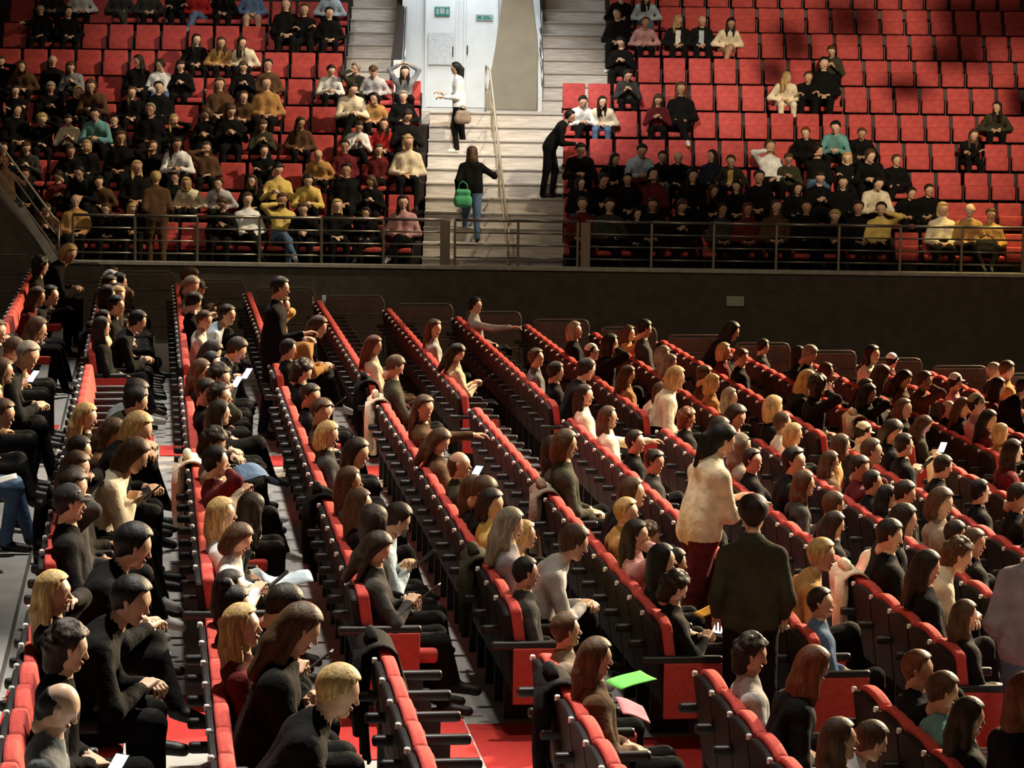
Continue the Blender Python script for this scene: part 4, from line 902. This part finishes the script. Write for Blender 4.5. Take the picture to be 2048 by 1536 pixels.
# coats hung over seat backs
def drape(i, j, color, length_back, length_front, label, width=.46, seed=0):
    rs = np.random.RandomState(seed)
    ny, prof = 15, []
    # path over the backrest in x,z: up the rear, over the top, down the front
    top = .845
    n1, n2, n3 = 9, 7, 7
    for q in range(n1): prof.append((-.035 + .10 * (1 - q / (n1 - 1)) * .6 - .02, top - .03 - length_back * (1 - q / (n1 - 1))))
    for q in range(1, n2):
        a = math.pi * q / n2; prof.append((.035 - .085 * math.cos(a), top - .03 + .055 * math.sin(a)))
    for q in range(n3): prof.append((.12 + .05 * q / (n3 - 1), top - .03 - length_front * q / (n3 - 1)))
    ph = rs.uniform(0, 6, 3); vs = []; fs = []
    for a, (x, z) in enumerate(prof):
        drop = max(0, top - z) / max(length_back, .3)
        for b_ in range(ny):
            s = b_ / (ny - 1) - .5
            fold = .035 * drop * (math.sin(s * 19 + ph[0]) + .5 * math.sin(s * 31 + ph[1]))
            sgn = -1 if a < n1 else (1 if a > n1 + n2 - 2 else 0)
            w = width * (1 + .18 * drop * math.sin(ph[2] + a * .4))
            vs.append((x + sgn * (abs(fold) + .012), s * w + .02 * drop * math.sin(a * .9 + ph[1]), z + .02 * math.sin(s * 7 + ph[2]) * drop))
    na = len(prof)
    for a in range(na - 1):
        for b_ in range(ny - 1): fs.append((a * ny + b_, a * ny + b_ + 1, (a + 1) * ny + b_ + 1, (a + 1) * ny + b_))
    me = bpy.data.meshes.new('draped_coat'); me.from_pydata(vs, [], fs)
    me.polygons.foreach_set('use_smooth', [True] * len(fs))
    o = link('draped_coat', me, top_mat(color), None, (row_x(i), SEATY[j], row_z(i)))
    md = o.modifiers.new('thickness', 'SOLIDIFY'); md.thickness = .016; md.offset = 1
    # collar or sleeve hanging over the top
    c = MB(); c.tube([(-.06, -.14, top - .02), (-.07, -.19, top - .16), (-.075, -.17, top - .36), (-.07, -.15, top - .5 if length_back > .45 else top - .4)], [.05, .055, .048, .04], 8)
    link('sleeve', c.mesh('sleeve', smooth=True), top_mat(color), o)
    c = MB(); c.tube([(.0, -.12, top + .03), (.0, -.04, top + .05), (.0, .05, top + .05), (.0, .13, top + .03)], [.03, .036, .036, .03], 8)
    link('collar', c.mesh('collar', smooth=True), top_mat(color), o)
    tag(o, label, 'coat', 'coats over seat backs')
    return o
CW = {'e': 'cream', 'k': 'black', 'K': 'long black', 'a': 'taupe', 'd': 'olive'}
dn = {}
for q, (i, j, c) in enumerate(DRAPES):
    dn[(c, i)] = dn.get((c, i), 0) + 1
    drape(i, j, 'k' if c == 'K' else c, .62 if c in 'Kk' else .5, .22, '%s coat hung over a seat back, %s seat from camera, %s floor row' % (CW[c], ordinal(j + 1), row_word(i)), seed=q)

# small things
def bottle(loc, label, h=.21, material=None):
    o = empty('bottle', loc); tag(o, label, 'bottle')
    c = MB(); c.lathe([(.002, 0), (.031, 0), (.033, .01), (.033, h * .62), (.028, h * .72), (.013, h * .86), (.013, h * .93), (.002, h * .93)], 14)
    link('body', c.mesh('bottle_body', smooth=True), material or mat('bottle_plastic', (.55, .6, .6), .15, spec=.6), o)
    c = MB(); c.lathe([(.002, h * .93), (.016, h * .93), (.016, h), (.002, h)], 12); link('cap', c.mesh('bottle_cap'), M_PAPER, o)
    c = MB(); c.lathe([(.0345, h * .25), (.0345, h * .52)], 14); link('paper_band', c.mesh('bottle_band'), M_PAPER, o)
    return o
def cup(loc, label, material):
    o = empty('cup', loc); tag(o, label, 'cup')
    c = MB(); c.lathe([(.002, 0), (.033, 0), (.045, .115), (.042, .115), (.031, .006), (.002, .006)], 16); link('body', c.mesh('cup_body', smooth=True), material, o)
    c = MB(); c.lathe([(.002, .112), (.047, .112), (.047, .122), (.002, .126)], 16); link('lid', c.mesh('cup_lid'), M_PAPER, o)
    return o
def sheet(name, loc, rot, w, h, material, label, cat, fold=.03, seed=0):
    rs = np.random.RandomState(seed); n = 9; vs = []; fs = []
    ph = rs.uniform(0, 6, 2)
    for a in range(n):
        for b_ in range(n):
            x, y = (a / (n - 1) - .5) * w, (b_ / (n - 1) - .5) * h
            vs.append((x, y, fold * math.sin(x * 14 + ph[0]) + fold * .7 * math.sin(y * 17 + ph[1])))
    for a in range(n - 1):
        for b_ in range(n - 1): fs.append((a * n + b_, a * n + b_ + 1, (a + 1) * n + b_ + 1, (a + 1) * n + b_))
    me = bpy.data.meshes.new(name); me.from_pydata(vs, [], fs); me.polygons.foreach_set('use_smooth', [True] * len(fs))
    o = link(name, me, material, None, loc); o.rotation_euler = rot
    md = o.modifiers.new('thickness', 'SOLIDIFY'); md.thickness = .006
    tag(o, label, cat); return o
def bag(loc, size, material, label, rz=0):
    w, d, h = size
    v, f, _ = build([((-w * .3, 0, d * .5), (w * .3, 0, d * .5), d * .5, d * .5, 0, .03), ((-w * .28, 0, h * .75), (w * .28, 0, h * .75), d * .42, d * .42, 0, .05),
                     ((-w * .32, 0, h * .4), (w * .32, 0, h * .4), d * .5, d * .5, 0, .05)], .02)
    me = bpy.data.meshes.new('bag'); fill(me, v, f, None)
    o = empty('shoulder_bag', loc, rz); link('body', me, material, o)
    c = MB(); c.tube([(-w * .3, 0, h * .85), (-w * .22, 0, h * 1.15), (0, 0, h * 1.3), (w * .22, 0, h * 1.15), (w * .3, 0, h * .85)], .012, 6)
    link('strap', c.mesh('bag_strap', smooth=True), material, o)
    tag(o, label, 'bag'); return o
def on_row(i, dx, y, h): return (row_x(i) + dx, y, row_z(i) + h)
M_LIME = mat('paper_lime', (.16, .65, .12), .7)
M_PINK = mat('napkin_pink', (.62, .22, .26), .85)
M_ORANGE = mat('carton_orange', (.75, .36, .04), .7)
sheet('paper_sheet', on_row(2, .55, 15.42, .69), (.12, -.2, .4), .24, .17, M_LIME, 'bright lime green paper held over a lap', 'paper', .008, 1)
sheet('napkin', on_row(2, .46, 14.85, .645), (.15, .1, .2), .17, .15, M_PINK, 'crumpled pink napkin on a lap in the fifth floor row', 'napkin', .03, 2)
sheet('white_cloth', on_row(0, .27, 14.35, .62), (.2, -1.0, 0), .30, .36, M_PAPER, 'crumpled white cloth on a seat in the third floor row', 'cloth', .025, 3)
cup(on_row(-1, .50, 19.1, .60), 'cardboard cup with white lid held in second floor row', mat('cup_card', (.40, .25, .10), .8))
bottle(on_row(-1, .46, 20.1, .60), 'clear plastic bottle standing among the second floor row')
bottle(on_row(3, .47, 14.80, .63), 'clear water bottle held beside the curly dark-haired person')
cup(on_row(3, .55, 14.6, .55), 'cream paper cup near the lower stage-side seats', mat('cup_cream', (.7, .6, .4), .8))
sheet('carton', on_row(3, .52, 17.7, .74), (.1, -.3, .2), .20, .15, M_ORANGE, 'orange folded carton held in sixth floor row', 'carton', .012, 4)
bag(on_row(2, .30, 27.2, .46), (.26, .13, .24), M_PINK, 'pink bag on the seat beside the far aisle')
sheet('folded_jeans', on_row(0, .55, 22.0, .66), (.2, .2, .5), .30, .26, top_mat('b'), 'blue denim bundle on a lap in third floor row', 'clothing', .035, 5)
sheet('pale_blue_scarf', on_row(0, .55, 17.6, .68), (.1, .2, .3), .34, .28, top_mat('u'), 'pale blue scarf on a lap in third floor row', 'scarf', .04, 6)
sheet('leaflet', on_row(-2, .55, 20.4, .66), (.1, -.2, .1), .22, .15, M_PAPER, 'white leaflet on a lap at the far left', 'paper', .008, 7)
sheet('leaflet', on_row(6, .45, 24.6, .76), (.3, -.5, .1), .16, .20, M_PAPER, 'white leaflet held by the person in maroon top', 'paper', .008, 8)
bag(T(-.98, 51.62, 2.06 + 7 * RS + .80), (.26, .14, .26), top_mat('a'), 'pale patterned bag carried on the central stair', -TA)
bag(T(-.92, 49.52, 2.06 + 2 * RS + .62), (.30, .14, .36), mat('bag_green', (.08, .42, .20), .7), 'green bag hanging from the person climbing the stair', -TA)
bag(T(-7.0, 52.95, 4.56), (.30, .20, .34), mat('bag_olive', (.22, .22, .08), .8), 'olive backpack on a seat in left upper block', -TA)
bag(T(8.25, 48.5, 2.5), (.42, .2, .30), M_BLACKF, 'black bag hanging by the balustrade in yellow light', -TA)
